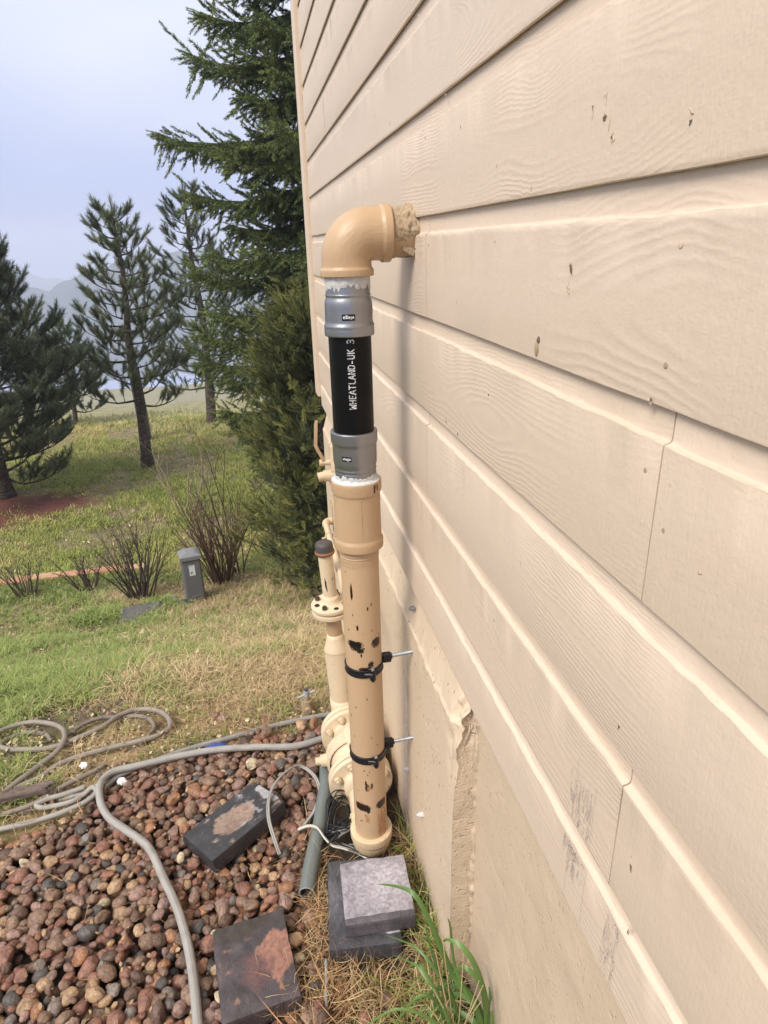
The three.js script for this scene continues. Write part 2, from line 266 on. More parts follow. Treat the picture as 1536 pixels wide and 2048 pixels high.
for (const [i, [y, z, w, h, dark]] of KNOTS.entries()) { const b = boardAt(y, z), k = mesh('knot', knotGeo(w * 0.0011, h * 0.0011, 40 + i), dark ? crackMat : knotMat, b); k.position.set(-0.0004, y, z); if (dark) { const k2 = mesh('knot', knotGeo(w * 0.0013, h * 0.0013, 140 + i), knotMat, b); k2.position.set(-0.0003, y, z); } }
{ // a dry lump stuck under the third board, and one at a lower edge
  const lump = (s, sy, sz, seed) => { const g = mergeVertices(new THREE.IcosahedronGeometry(1, 3)), p = g.attributes.position; for (let i = 0; i < p.count; i++) { const v = V(p.getX(i), p.getY(i), p.getZ(i)), k = 1 + 0.35 * fbm(v.x * 1.7 + seed, v.y * 1.7, v.z * 1.7 + 3, 3); p.setXYZ(i, v.x * s * k * 0.35, v.y * sy * k, v.z * sz * k); } g.computeVertexNormals(); return g; };
  const m1 = mesh('resin_lump', lump(0.008, 0.0085, 0.0042, 2), mat(0.33, 0.25, 0.15, 0.7), boardAt(1.533, -0.732)); m1.position.set(0, 1.532, -0.732);
  const m2 = mesh('resin_lump', lump(0.005, 0.004, 0.004, 5), mat(0.13, 0.08, 0.05, 0.7), boardAt(1.537, -0.731)); m2.position.set(0, 1.542, -0.730);
}
{ // pencil scribbles on the two lowest boards
  const W = 768, Hh = 768;
  const t = canvasTex(W, Hh, (c) => {
    c.clearRect(0, 0, W, Hh); const r = rng(5); c.lineCap = 'round';
    for (let k = 0; k < 170; k++) {
      const cl = r(), x = (cl < 0.7 ? 150 + r() * 170 : 480 + r() * 90), y0 = cl < 0.7 ? 60 + r() * 430 : 330 + r() * 330, l = 15 + r() * 70; c.strokeStyle = css(70 + r() * 30, 78 + r() * 25, 100 + r() * 25, 0.18 + r() * 0.4); c.lineWidth = 1.2 + r() * 2.2;
      c.beginPath(); c.moveTo(x, y0); for (let q = 1; q <= 5; q++) c.lineTo(x + (r() - 0.5) * 9, y0 + (l * q) / 5); c.stroke();
    }
    for (const x of [190, 330, 560]) { c.strokeStyle = css(80, 86, 110, 0.45); c.lineWidth = 1.6; c.beginPath(); c.moveTo(x, 40); for (let q = 1; q < 18; q++) c.lineTo(x + (r() - 0.5) * 4, 40 + q * 40 * (0.9 + r() * 0.1)); c.stroke(); }
    for (let k = 0; k < 9; k++) { c.strokeStyle = css(60, 66, 92, 0.6); c.lineWidth = 2; c.beginPath(); const x = 160 + r() * 120, y = 360 + r() * 90; c.ellipse(x, y, 7 + r() * 8, 12 + r() * 16, r() * 3, 0, 5); c.stroke(); }
  });
  const mk = (z0, z1, y0, y1, board) => {
    const g = new THREE.PlaneGeometry(z1 - z0, y1 - y0), uvs = g.attributes.uv, p = g.attributes.position;
    for (let i = 0; i < p.count; i++) { const z = (z0 + z1) / 2 + p.getX(i), y = (y0 + y1) / 2 + p.getY(i); uvs.setXY(i, (z + 0.60) / 0.24, (y - 0.83) / 0.27); p.setXYZ(i, -0.0016, y, z); }
    g.computeVertexNormals(); const m = mesh('pencil_scribble', g, new THREE.MeshStandardMaterial({ map: t, transparent: true, roughness: 0.8, side: THREE.DoubleSide }), board); m.castShadow = false; m.userData.label = 'blue pencil scribble on the board';
  };
  mk(-0.60, -0.36, 0.86, 0.957, boardAt(0.9, -0.5)); mk(-0.60, -0.456, 0.995, 1.10, boardAt(1.05, -0.5));
}
// foundation
const concBump = dataTex(512, 512, (u, v) => 0.5 + 0.28 * fbm(u * 10, v * 10, 0, 5, 10) - (vnoise(u * 90, v * 60, 0, 90) > 0.82 ? 0.28 : 0) + 0.06 * vnoise(u * 256, v * 256, 0, 256));
const concMap = dataTex(512, 512, (u, v) => { const n = fbm(u * 7, v * 7, 0, 5, 7), s = vnoise(u * 120 + 5, v * 80, 0, 120) > 0.9 ? -0.22 : 0; return [0.95 + 0.09 * n + s, 0.94 + 0.09 * n + s, 0.93 + 0.10 * n + s]; });
const concMat = new THREE.MeshStandardMaterial({ color: C(0.60, 0.475, 0.345), map: concMap, bumpMap: concBump, bumpScale: 0.004, roughness: 0.62 });
{
  const grid = (nu, nv, fn, s = 0.5) => { const pos = [], uv = [], idx = []; for (let j = 0; j <= nv; j++) for (let i = 0; i <= nu; i++) { const [x, y, z, a, b] = fn(i / nu, j / nv); pos.push(x, y, z); uv.push(a / s, b / s); if (i < nu && j < nv) { const k = j * (nu + 1) + i; idx.push(k, k + 1, k + nu + 1, k + 1, k + nu + 2, k + nu + 1); } } const g = new THREE.BufferGeometry(); g.setAttribute('position', new THREE.Float32BufferAttribute(pos, 3)); g.setAttribute('uv', new THREE.Float32BufferAttribute(uv, 2)); g.setIndex(idx); g.computeVertexNormals(); return g; };
  const ZS = -0.995;
  // near, recessed stretch under the overhanging board
  const near = grid(120, 70, (u, v) => { const z = ZS + 0.004 + u * 2.4, y = -0.4 + v * 1.25; return [0.040 + 0.0022 * fbm(z * 6, y * 6, 0, 4) - 0.012 * step(0.1, -0.3, y), y, z, z, y]; });
  mesh('foundation', mergeGeometries([near, grid(1, 1, (u, v) => [0.04 + u * 0.4, 0.85, ZS + v * 2.4, u, v])]), concMat, house);
  // far stretch standing proud, with a sloping ledge on top and a broken near corner
  const stain = canvasTex(1024, 1024, (c, W, Hh) => {
    c.fillStyle = css(255, 255, 255); c.fillRect(0, 0, W, Hh); const r = rng(91);
    for (let k = 0; k < 900; k++) { c.fillStyle = css(70, 55, 45, 0.25 + r() * 0.5); c.fillRect(r() * W, r() * Hh, 1 + r() * 2, 2 + r() * 9 * r()); }
  });
  const farMat = new THREE.MeshStandardMaterial({ color: C(0.60, 0.475, 0.345), map: stain, bumpMap: concBump, bumpScale: 0.004, roughness: 0.62 });
  const prof = (t) => (t < 0.8 ? [-0.012 + 0.006 * (t / 0.8), -0.5 + 1.237 * (t / 0.8)] : t < 0.86 ? [-0.006 + 0.006 * ((t - 0.8) / 0.06), 0.737 + 0.008 * ((t - 0.8) / 0.06)] : [0.0 + 0.03 * ((t - 0.86) / 0.14), 0.745 + 0.115 * ((t - 0.86) / 0.14)]);
  const face = grid(200, 110, (u, v) => {
    const z = -3.42 + (ZS + 3.42) * (1 - Math.pow(1 - u, 1.7)), [px, y] = prof(v), e = step(0.11, 0.0, ZS - z), top = step(0.35, 0.75, y);
    const chip = e * (0.0012 + 0.026 * step(0.55, 0.78, y) * step(0.25, 0.8, e)) * (0.5 + 0.9 * fbm(z * 60, y * 48, 0, 5)) + step(0.06, 0.0, Math.abs(y - 0.742)) * 0.003 * vnoise(z * 40, y * 10);
    return [px + 0.0018 * fbm(z * 7, y * 7, 0, 4) + Math.max(-0.002, chip), y, z, z, y];
  }, 1.3);
  const profX = (y) => (y < 0.737 ? -0.012 + (0.006 * (y + 0.5)) / 1.237 : y < 0.745 ? -0.006 + (0.006 * (y - 0.737)) / 0.008 : (0.03 * (y - 0.745)) / 0.115);
  const endMat = new THREE.MeshStandardMaterial({ color: C(0.60, 0.475, 0.345), map: concMap, bumpMap: concBump, bumpScale: 0.009, roughness: 0.75 });
  const endCap = grid(22, 200, (u, v) => {
    const y = -0.5 + v * 1.36, chip = (0.0012 + 0.026 * step(0.55, 0.78, y)) * (0.5 + 0.9 * fbm(ZS * 60, y * 48, 0, 5)) + step(0.06, 0.0, Math.abs(y - 0.742)) * 0.003 * vnoise(ZS * 40, y * 10), x0 = profX(y) + 0.0018 * fbm(ZS * 7, y * 7, 0, 4) + Math.max(-0.002, chip) - 0.0006, x = x0 + (0.05 - x0) * u;
    const top = step(0.58, 0.8, y);
    return [x, y, ZS + 0.0006 - 0.001 * (1 - u) - Math.sin(Math.PI * Math.min(1, u * 1.3)) * (0.014 * top) * (0.4 + Math.abs(fbm(u * 7, y * 60, 3.3, 5)) * 2) + (0.0012 + 0.008 * top) * fbm(u * 8, y * 70, 1.5, 5) * u, x, y];
  });
  mesh('foundation', face, farMat, house); mesh('foundation', endCap, endMat, house);
  // lumpy mortar seam where the two pours meet
  const pts = [], rad = []; for (let i = 0; i <= 110; i++) { const y = -0.1 + i * 0.0088; pts.push([0.044 + 0.004 * vnoise(i * 0.35, 3), y, ZS + 0.004 + 0.004 * vnoise(i * 0.3, 9)]); rad.push(0.006 + 0.005 * Math.abs(vnoise(i * 0.45, 1)) + 0.003 * vnoise(i * 1.4, 6)); }
  mesh('mortar_seam', sweep(pts, rad, 12, true, 0.7, 4), concMat, house);
  for (const [y, z, s, c] of [[0.745 + 0.045, -1.40, 0.007, 0], [0.245, -1.42, 0.0075, 1], [0.25, -1.25, 0.008, 1]]) { const b = mesh('anchor_bolt', hexBolt([0, 0, 0], [-1, 0.1, 0], s, s * 1.3), c ? mat(0.62, 0.60, 0.60, 0.6) : mat(0.30, 0.30, 0.36, 0.5, { metalness: 0.6 }), house); b.position.set(c ? -0.009 : 0.008, y, z); }
  { // white primer brushed down the concrete below the upper clamp
    const t = canvasTex(256, 1024, (c, W, Hh) => { c.clearRect(0, 0, W, Hh); const r = rng(3); for (let k = 0; k < 420; k++) { const y = Math.pow(r(), 0.8) * Hh, w = 16 + 62 * (y / Hh), x = W * 0.45 + (r() + r() + r() - 1.5) * w; c.strokeStyle = css(226, 222, 226, 0.05 + r() * 0.22); c.lineWidth = 1 + r() * 5; c.beginPath(); c.moveTo(x, y); c.lineTo(x + (r() - 0.5) * 6, y + 30 + r() * 120); c.stroke(); } });
    const g = grid(2, 16, (u, v) => [-0.0135 + 0.006 * v - 0.0045, -0.02 + v * 0.74, -1.52 + u * 0.22, u, v], 1);
    const m = mesh('primer_streak', g, new THREE.MeshStandardMaterial({ map: t, transparent: true, roughness: 0.75, side: THREE.DoubleSide }), house); m.castShadow = false; m.userData.label = 'white primer brushed down the concrete';
  }
}

// ---------------------------------------------------------------- gas riser
const pipeBump = dataTex(512, 512, (u, v) => 0.5 + 0.25 * fbm(u * 12, v * 12, 0, 5, 12) + 0.12 * vnoise(u * 128, v * 128, 0, 128) + (vnoise(u * 60, v * 60, 0, 60) > 0.93 ? 0.2 : 0));
const pipeMap = dataTex(512, 512, (u, v) => { const n = fbm(u * 6, v * 6, 0, 5, 6), d = vnoise(u * 90, v * 90, 0, 90) > 0.95 ? -0.3 : 0; return [0.95 + 0.10 * n + d, 0.94 + 0.12 * n + d, 0.92 + 0.15 * n + d]; });
const PAINT = [0.50, 0.34, 0.205], CREAM = [0.66, 0.525, 0.36];
const pipePaint = new THREE.MeshStandardMaterial({ color: C(...PAINT), map: pipeMap, bumpMap: pipeBump, bumpScale: 0.0012, roughness: 0.42 });
const creamPaint = new THREE.MeshStandardMaterial({ color: C(...CREAM), map: pipeMap, bumpMap: pipeBump, bumpScale: 0.0012, roughness: 0.45 });
const zinc = new THREE.MeshStandardMaterial({ color: C(0.31, 0.31, 0.325), metalness: 0.9, roughness: 0.36, bumpMap: pipeBump, bumpScale: 0.0004 });
const RX = 0.196, RZ = -1.371;
const riser = thing('gas_riser', 'tall tan gas pipe with black middle length, grey press couplings and elbow into the wall', 'gas pipe', [RX, 0, RZ]);
const E0 = EYE;           // heights below are relative to the eye
{
  // elbow: collar, bend, collar
  const path = [], rad = [], Rb = 0.047, yc = 0.02;
  const put = (x, y, r) => { path.push([x, y + E0, 0]); rad.push(r); };
  put(0, -0.0575, 0.0485); put(0, -0.0572, 0.0525); put(0, -0.056, 0.0538); put(0, -0.046, 0.0538); put(0, -0.0435, 0.0530); put(0, -0.0412, 0.0505); put(0, -0.038, 0.0498);
  for (let i = 0; i <= 22; i++) { const a = (i / 22) * Math.PI / 2; put(Rb - Rb * Math.cos(a), yc - Rb + Rb * Math.sin(a), 0.0497 + 0.0012 * Math.sin(a * 2)); }
  put(0.064, yc, 0.0498); put(0.068, yc, 0.0505); put(0.0705, yc, 0.0530); put(0.073, yc, 0.0538); put(0.085, yc, 0.0538); put(0.0875, yc, 0.0525); put(0.0878, yc, 0.045);
  const el = mesh('elbow', sweep(path, rad, 48, true), pipePaint, riser); el.userData.label = 'tan cast elbow turning into the wall';
  mesh('stub_pipe', cylBetween([0.086, E0 + yc, 0], [0.140, E0 + yc, 0], 0.0440, 0.0440, 36), pipePaint, riser);
  // lumpy sealing foam around the stub, torn open on the near side
  const foamMat = new THREE.MeshStandardMaterial({ color: C(0.58, 0.43, 0.28), roughness: 0.85, bumpMap: concBump, bumpScale: 0.01 });
  const pos = [], idx = [], uv = [], nA = 96, nL = 22;
  for (let i = 0; i <= nL; i++) for (let j = 0; j <= nA; j++) {
    const t = i / nL, a = (j / nA) * Math.PI * 2, ca = Math.cos(a), sa = Math.sin(a), n = fbm(t * 6 + 3, Math.cos(a) * 7 + 9, Math.sin(a) * 7 + 5, 4), n2 = vnoise(t * 11, Math.cos(a) * 16 + 20, Math.sin(a) * 16 + 2);
    const up = step(-0.35, 0.4, sa), torn = step(0.0, -0.5, sa) * step(-0.3, 0.4, ca), r = 0.0452 + 0.006 * t * up + 0.0075 * n * (0.5 + t) * (0.35 + 0.65 * up) + 0.0022 * n2 - 0.003 * torn;
    pos.push(0.0875 + t * (0.053 + 0.006 * n), E0 + yc + sa * r, ca * r); uv.push(t, a / 2);
    if (i < nL && j < nA) { const k = i * (nA + 1) + j; idx.push(k, k + 1, k + nA + 1, k + 1, k + nA + 2, k + nA + 1); }
  }
  const fg = new THREE.BufferGeometry(); fg.setAttribute('position', new THREE.Float32BufferAttribute(pos, 3)); fg.setAttribute('uv', new THREE.Float32BufferAttribute(uv, 2)); fg.setIndex(idx); fg.computeVertexNormals();
  mesh('sealing_foam', fg, foamMat, riser).userData.label = 'crumbly tan sealing foam around the stub';
  const flap = roundBox(0.026, 0.030, 0.004, 0.0015, 0.006, 8, 6), fm = mesh('foam_flap_and_gap', flap, foamMat, riser); fm.position.set(0.116, E0 - 0.018, 0.040); fm.rotation.set(-0.45, 0.15, -0.45);
  const gap = roundBox(0.006, 0.030, 0.012, 0.002, 0.004, 2, 5), gm = mesh('foam_flap_and_gap', gap, crackMat, riser); gm.position.set(0.1325, E0 - 0.012, 0.041); gm.rotation.z = -0.1;  // dark block standing in for the shaded gap between foam and boards
}
{
  const Y = (p) => p.map(([r, y]) => [r, y + E0]);
  // thread with flaky paste above the upper coupling
  const paste = new THREE.MeshStandardMaterial({ color: C(0.62, 0.61, 0.60), roughness: 0.7, bumpMap: concBump, bumpScale: 0.006 });
  const ragged = (y0, y1, r, amp, seed, down = true) => { const pos = [], idx = [], uv = [], n = 90; for (let j = 0; j <= n; j++) { const a = (j / n) * Math.PI * 2, e = amp * (fbm(Math.cos(a) * 5 + seed, Math.sin(a) * 5, seed + 0.4, 4) + 0.5 * vnoise(j * 0.9, seed)), ys = down ? [y1, (y0 + y1) / 2, y0 + e + 0.002, y0 + e] : [y1 + e, y1 + e - 0.002, (y0 + y1) / 2, y0]; ys.forEach((y, k) => { const rr = r + 0.0012 + 0.0011 * vnoise(j * 0.8, k * 3 + seed); const q = (k === (down ? 3 : 0)) ? r - 0.0004 : rr; pos.push(Math.sin(a) * q, y + E0, Math.cos(a) * q); uv.push(j / 30, y * 10); }); if (j < n) for (let k = 0; k < 3; k++) { const b = j * 4 + k; idx.push(b, b + 1, b + 4, b + 1, b + 5, b + 4); } } const g = new THREE.BufferGeometry(); g.setAttribute('position', new THREE.Float32BufferAttribute(pos, 3)); g.setAttribute('uv', new THREE.Float32BufferAttribute(uv, 2)); g.setIndex(idx); g.computeVertexNormals(); return g; };
  mesh('thread_sealant', ragged(-0.080, -0.056, 0.0445, 0.012, 3), paste, riser).userData.label = 'white flaky thread sealant';
  // upper press coupling
  const up = mesh('press_coupling', lathe(Y([[0.0448, -0.171], [0.0508, -0.171], [0.0514, -0.169], [0.0514, -0.158], [0.0508, -0.156], [0.0516, -0.1535], [0.0514, -0.150], [0.0494, -0.1465], [0.0486, -0.142], [0.0486, -0.115], [0.0483, -0.107], [0.0470, -0.1005], [0.0452, -0.0975], [0.0452, -0.0945], [0.0462, -0.093], [0.0462, -0.0905], [0.0448, -0.089], [0.0445, -0.055]]), 64), zinc, riser);
  const lo = mesh('press_coupling', lathe(Y([[0.0445, -0.492], [0.0462, -0.490], [0.0462, -0.4665], [0.0448, -0.4645], [0.0448, -0.4625], [0.0466, -0.4605], [0.0468, -0.4565], [0.0452, -0.454], [0.0474, -0.4485], [0.0484, -0.441], [0.0486, -0.407], [0.0484, -0.4025], [0.0500, -0.4000], [0.0506, -0.3975], [0.0512, -0.3955], [0.0514, -0.378], [0.0514, -0.3745], [0.0506, -0.3725], [0.0448, -0.3725]]), 64), zinc, riser);
  const badge = canvasTex(256, 128, (c, W, Hh) => { c.fillStyle = '#0c0c0d'; c.fillRect(0, 0, W, Hh); c.fillStyle = '#e9e9ea'; c.font = 'bold 86px sans-serif'; c.textAlign = 'center'; c.textBaseline = 'middle'; c.fillText('viega', W / 2, Hh / 2 - 6); });
  const badgeMesh = (parent, y, ang, flip, w = 0.027, h = 0.0125) => { const g = new THREE.CylinderGeometry(0.0489, 0.0489, h, 12, 1, true, -w / 0.0489 / 2, w / 0.0489); if (flip) g.rotateZ(Math.PI); const m = mesh('badge', g, new THREE.MeshStandardMaterial({ map: badge, roughness: 0.5 }), parent); m.position.set(0, y + E0, 0); m.rotation.y = ang; m.userData.label = 'black badge reading viega'; };
  badgeMesh(up, -0.1325, -0.16, true); badgeMesh(lo, -0.4265, -0.53, false, 0.022, 0.011);
  mesh('sticker', new THREE.CylinderGeometry(0.0489, 0.0489, 0.016, 4, 1, true, -0.09, 0.18), mat(0.55, 0.52, 0.02, 0.6), up).position.set(0, E0 - 0.122, 0); up.children[1].rotation.y = 1.36;
  // black pipe with white stencil
  const bl = canvasTex(1024, 1024, (c, W, Hh) => {
    c.fillStyle = '#0d0d0e'; c.fillRect(0, 0, W, Hh); const r = rng(12);
    for (let k = 0; k < 500; k++) { c.fillStyle = css(60, 62, 64, r() * 0.22); c.fillRect(r() * W, r() * Hh, 1 + r() * 1.5, 4 + r() * 60 * r()); }
    for (let k = 0; k < 240; k++) { c.fillStyle = css(150, 150, 150, r() * 0.3); c.fillRect(r() * W, r() * Hh, 1 + r() * 3, 1 + r() * 3); }
    c.save(); c.translate(492, 735); c.rotate(-Math.PI / 2); c.fillStyle = '#dcdcdc'; c.font = 'bold 74px monospace'; c.textBaseline = 'middle'; c.scale(1.12, 1.0); c.fillText('WHEATLAND-UK 3', 0, 0); c.restore();
    c.fillStyle = '#0d0d0e'; for (let k = 0; k < 1500; k++) c.fillRect(440 + r() * 110, 20 + r() * 720, 1 + r() * 6, 1 + r() * 5);
  });
  const bp = mesh('black_pipe', new THREE.CylinderGeometry(0.0445, 0.0445, 0.212, 64, 1, true), new THREE.MeshPhysicalMaterial({ map: bl, roughness: 0.34, specularIntensity: 0.35, bumpMap: pipeBump, bumpScale: 0.0003 }), riser); bp.position.set(0, E0 - 0.272, 0); bp.rotation.y = Math.PI; bp.userData.label = 'glossy black pipe length with white stencilled lettering';
  // big threaded coupling
  const cp = mesh('threaded_coupling', lathe(Y([[0.046, -0.652], [0.0560, -0.6515], [0.0576, -0.6495], [0.0578, -0.634], [0.0570, -0.6295], [0.0548, -0.626], [0.0540, -0.622], [0.0532, -0.560], [0.0532, -0.520], [0.0540, -0.515], [0.0566, -0.512], [0.0570, -0.492], [0.0566, -0.4865], [0.0552, -0.4850], [0.046, -0.4845]]), 64), pipePaint, riser);
  { const pts = [], rd = []; for (let i = 0; i <= 44; i++) { pts.push([0.002 + 0.0008 * vnoise(i * 0.8, 2), E0 - 0.517 - i * 0.0026, 0.0526]); rd.push(0.0012 + 0.0006 * vnoise(i * 1.3, 5)); } mesh('casting_seam', sweep(pts, rd, 6), pipePaint, cp); }
  const top = lathe(Y([[0.0446, -0.474], [0.0472, -0.4785], [0.0495, -0.4835], [0.0545, -0.4842], [0.0548, -0.4856]]), 60), tp = top.attributes.position; for (let i = 0; i < tp.count; i++) tp.setY(i, tp.getY(i) + 0.0022 * fbm(tp.getX(i) * 160, tp.getZ(i) * 160, 2.2, 3)); top.computeVertexNormals();
  mesh('thread_sealant', top, new THREE.MeshStandardMaterial({ color: C(0.80, 0.79, 0.78), roughness: 0.7, bumpMap: concBump, bumpScale: 0.005 }), riser).userData.label = 'white thread sealant smeared round the joint';
  mesh('thread_sealant', ragged(-0.484, -0.472, 0.0462, 0.008, 7, false), paste, riser);
  for (const [a, w, h, y] of [[0.62, 0.07, 0.019, -0.4990], [0.70, 0.03, 0.010, -0.494], [0.80, 0.05, 0.015, -0.4965]]) { const q = mesh('paint_chip', new THREE.CylinderGeometry(0.0576, 0.0577, h, 3, 1, true, -w / 2, w), mat(0.05, 0.035, 0.028, 0.8), cp); q.position.set(0, E0 + y, 0); q.rotation.y = a; }
  // long painted lower pipe: chips, rust, wrench bites
  const lp = canvasTex(1024, 2048, (c, W, Hh) => {
    c.fillStyle = css(255, 255, 255); c.fillRect(0, 0, W, Hh); const r = rng(77), L = 0.93, X = (deg) => W * (0.5 + (deg - 8) / 360), Yp = (y) => ((-0.645 - y) / L) * Hh;
    for (let k = 0; k < 1600; k++) { c.fillStyle = css(150, 110, 70, r() * 0.06); c.fillRect(r() * W, r() * Hh, 1 + r() * 22, 1 + r() * 14); }
    const blot = (deg, y, wd, hm, col, n = 26, jag = 0.35) => { const w = (wd / 360) * W / 2, h = (hm / L) * Hh / 2, cx = X(deg), cy = Yp(y); c.fillStyle = col; c.beginPath(); for (let i = 0; i <= n; i++) { const a = (i / n) * 6.283, sq = 1 / Math.max(Math.abs(Math.cos(a)), Math.abs(Math.sin(a))), q = Math.min(sq, 1.25) * (1 - jag * r()); c.lineTo(cx + Math.cos(a) * w * q, cy + Math.sin(a) * h * q); } c.fill(); for (let i = 0; i < n * 3; i++) { const a = r() * 6.283, q = 0.75 + 0.4 * r(), e = 1 + r() * 5; c.fillRect(cx + Math.cos(a) * w * q - e / 2, cy + Math.sin(a) * h * q - e / 2, e, e * (0.5 + r())); } };
    const K = css(20, 17, 16), K2 = css(46, 42, 42), RU = css(120, 62, 30), RD = css(86, 44, 26);
    for (let k = 0; k < 26; k++) blot(r() * 130 - 60, -0.66 - r() * 0.9, 0.4 + r() * 1.4, 0.001 + r() * 0.0025, K2, 9);
    blot(-30, -0.755, 7, 0.040, K); blot(18, -0.80, 3, 0.007, K); blot(-16, -0.852, 5, 0.012, K); blot(30, -0.79, 2, 0.004, K);
    blot(-27, -0.900, 50, 0.020, K, 60, 0.3); blot(-22, -0.912, 46, 0.012, K2, 40, 0.5); blot(-10, -0.918, 20, 0.010, K, 30, 0.6); blot(46, -0.902, 36, 0.026, RD, 60, 0.4); blot(42, -0.898, 26, 0.016, K, 40, 0.6);
    blot(22, -0.960, 16, 0.016, K, 40, 0.6); blot(2, -0.972, 34, 0.012, K, 40, 0.6); blot(-8, -0.93, 4, 0.006, K);
    blot(-8, -1.355, 14, 0.022, css(70, 68, 70), 30, 0.6); blot(8, -1.350, 8, 0.018, css(90, 88, 88), 20, 0.6); blot(-12, -1.34, 4, 0.016, K); blot(-2, -1.358, 12, 0.012, css(225, 190, 150), 20, 0.5);
    blot(-30, -1.428, 58, 0.026, RD, 70, 0.22); blot(-30, -1.430, 50, 0.022, K2, 60, 0.5); blot(-8, -1.436, 14, 0.020, K, 30, 0.5); blot(44, -1.424, 44, 0.028, RD, 60, 0.28); blot(44, -1.424, 40, 0.024, K2, 50, 0.5);
    for (let k = 0; k < 260; k++) { const deg = 24 + r() * 40, y = -1.44 - r() * 0.09; c.fillStyle = css(176, 98, 38, 0.06 + r() * 0.16); c.fillRect(X(deg), Yp(y), 2 + r() * 8, 10 + r() * 60); }
    for (let k = 0; k < 70; k++) { const deg = -20 + r() * 16, y = -1.445 - r() * 0.03; c.fillStyle = css(176, 98, 38, 0.05 + r() * 0.14); c.fillRect(X(deg), Yp(y), 2 + r() * 5, 6 + r() * 30); }
    for (let k = 0; k < 300; k++) { c.fillStyle = css(250, 245, 235, 0.10 + r() * 0.2); c.fillRect(X(r() * 140 - 70), Yp(-1.50 - r() * 0.05), 2 + r() * 8, 1 + r() * 4); }
  });
  const lower = mesh('lower_pipe', new THREE.CylinderGeometry(0.0455, 0.0455, 0.93, 64, 1, true), new THREE.MeshStandardMaterial({ color: C(...PAINT), map: lp, bumpMap: pipeBump, bumpScale: 0.001, roughness: 0.42 }), riser); lower.position.set(0, E0 - 0.645 - 0.465, 0); lower.rotation.y = Math.PI; lower.userData.label = 'tan lower pipe with black paint chips and rust';
  const th = []; for (let i = 0; i <= 48; i++) { const y = -0.694 + i * 0.0009; th.push([0.0457 + (i % 8 < 4 ? 0.0009 : 0) * step(48, 30, 48 - i + 10), y]); } mesh('pipe_thread', lathe(Y(th), 56), pipePaint, lower).position.set(0, -(E0 - 0.645 - 0.465), 0);
  // bottom elbow that turns away along the wall
  const path = [], rad = [], q = (y, z, r) => { path.push([0, y, z]); rad.push(r); };
  q(0.105, 0, 0.046); q(0.1045, 0, 0.0575); q(0.102, 0, 0.0600); q(0.082, 0, 0.0600); q(0.079, 0, 0.0585); q(0.0765, 0, 0.0555);
  for (let i = 0; i <= 16; i++) { const a = (i / 16) * Math.PI / 2; q(0.075 - 0.026 * Math.sin(a), -0.026 + 0.026 * Math.cos(a), 0.0548); }
  q(0.049, -0.05, 0.0548); q(0.049, -0.052, 0.0600); q(0.049, -0.078, 0.0600); q(0.049, -0.080, 0.046);
  mesh('base_elbow', sweep(path, rad, 44), new THREE.MeshStandardMaterial({ color: C(0.655, 0.50, 0.33), map: pipeMap, bumpMap: concBump, bumpScale: 0.0025, roughness: 0.6 }), riser);
  mesh('base_pipe', cylBetween([0, 0.05, -0.075], [0.001, 0.075, -0.175], 0.0455, 0.0455, 40), creamPaint, riser);
}
// ---------------------------------------------------------------- pipe clamps
const clampMat = new THREE.MeshStandardMaterial({ color: C(0.018, 0.017, 0.02), roughness: 0.38, metalness: 0.4 }), rodMat = new THREE.MeshStandardMaterial({ color: C(0.42, 0.45, 0.46), metalness: 0.75, roughness: 0.35, bumpMap: pipeBump, bumpScale: 0.0005 });
[[-0.985, 'upper black split-ring pipe clamp on a steel wall rod, above the other one'], [-1.262, 'lower black split-ring pipe clamp on a steel wall rod, close to the flanges']].forEach(([y, label]) => {
  const cl = thing('pipe_clamp', label, 'pipe clamp', [RX, y + E0, RZ], 'pipe clamps on the riser');
  mesh('ring', lathe([[0.0458, -0.011], [0.0486, -0.011], [0.0496, -0.0095], [0.0486, -0.004], [0.0478, 0], [0.0486, 0.004], [0.0496, 0.0095], [0.0486, 0.011], [0.0458, 0.011]], 56), clampMat, cl);
  const fx = 0.0135, fz = 0.0505;   // hinge lug on the near side
  mesh('lug', mergeGeometries([cylBetween([fx, -0.015, fz], [fx, 0.013, fz], 0.0075, 0.0075, 16), cylBetween([fx - 0.02, 0.0, fz - 0.004], [fx, 0, fz + 0.002], 0.005, 0.008, 12)].map((g) => g.toNonIndexed())), clampMat, cl);
  mesh('bolt', hexBolt([fx, 0.011, fz], [0, 1, 0.1], 0.0052, 0.005), rodMat, cl); mesh('bolt', cylBetween([fx, -0.021, fz], [fx, -0.012, fz], 0.004, 0.006, 12), clampMat, cl);
  mesh('socket', roundBox(0.024, 0.022, 0.020, 0.003, 0, 1, 4).translate(0.058, 0.010 - 0.011, 0), clampMat, cl);
  mesh('rod', cylBetween([0.066, 0.012, 0], [0.126, 0.020, 0.006], 0.0048, 0.0048, 18), rodMat, cl);
  mesh('nut', cylBetween([0.068, 0.0122, 0], [0.073, 0.0129, 0.0004], 0.0085, 0.0085, 6), clampMat, cl);
});
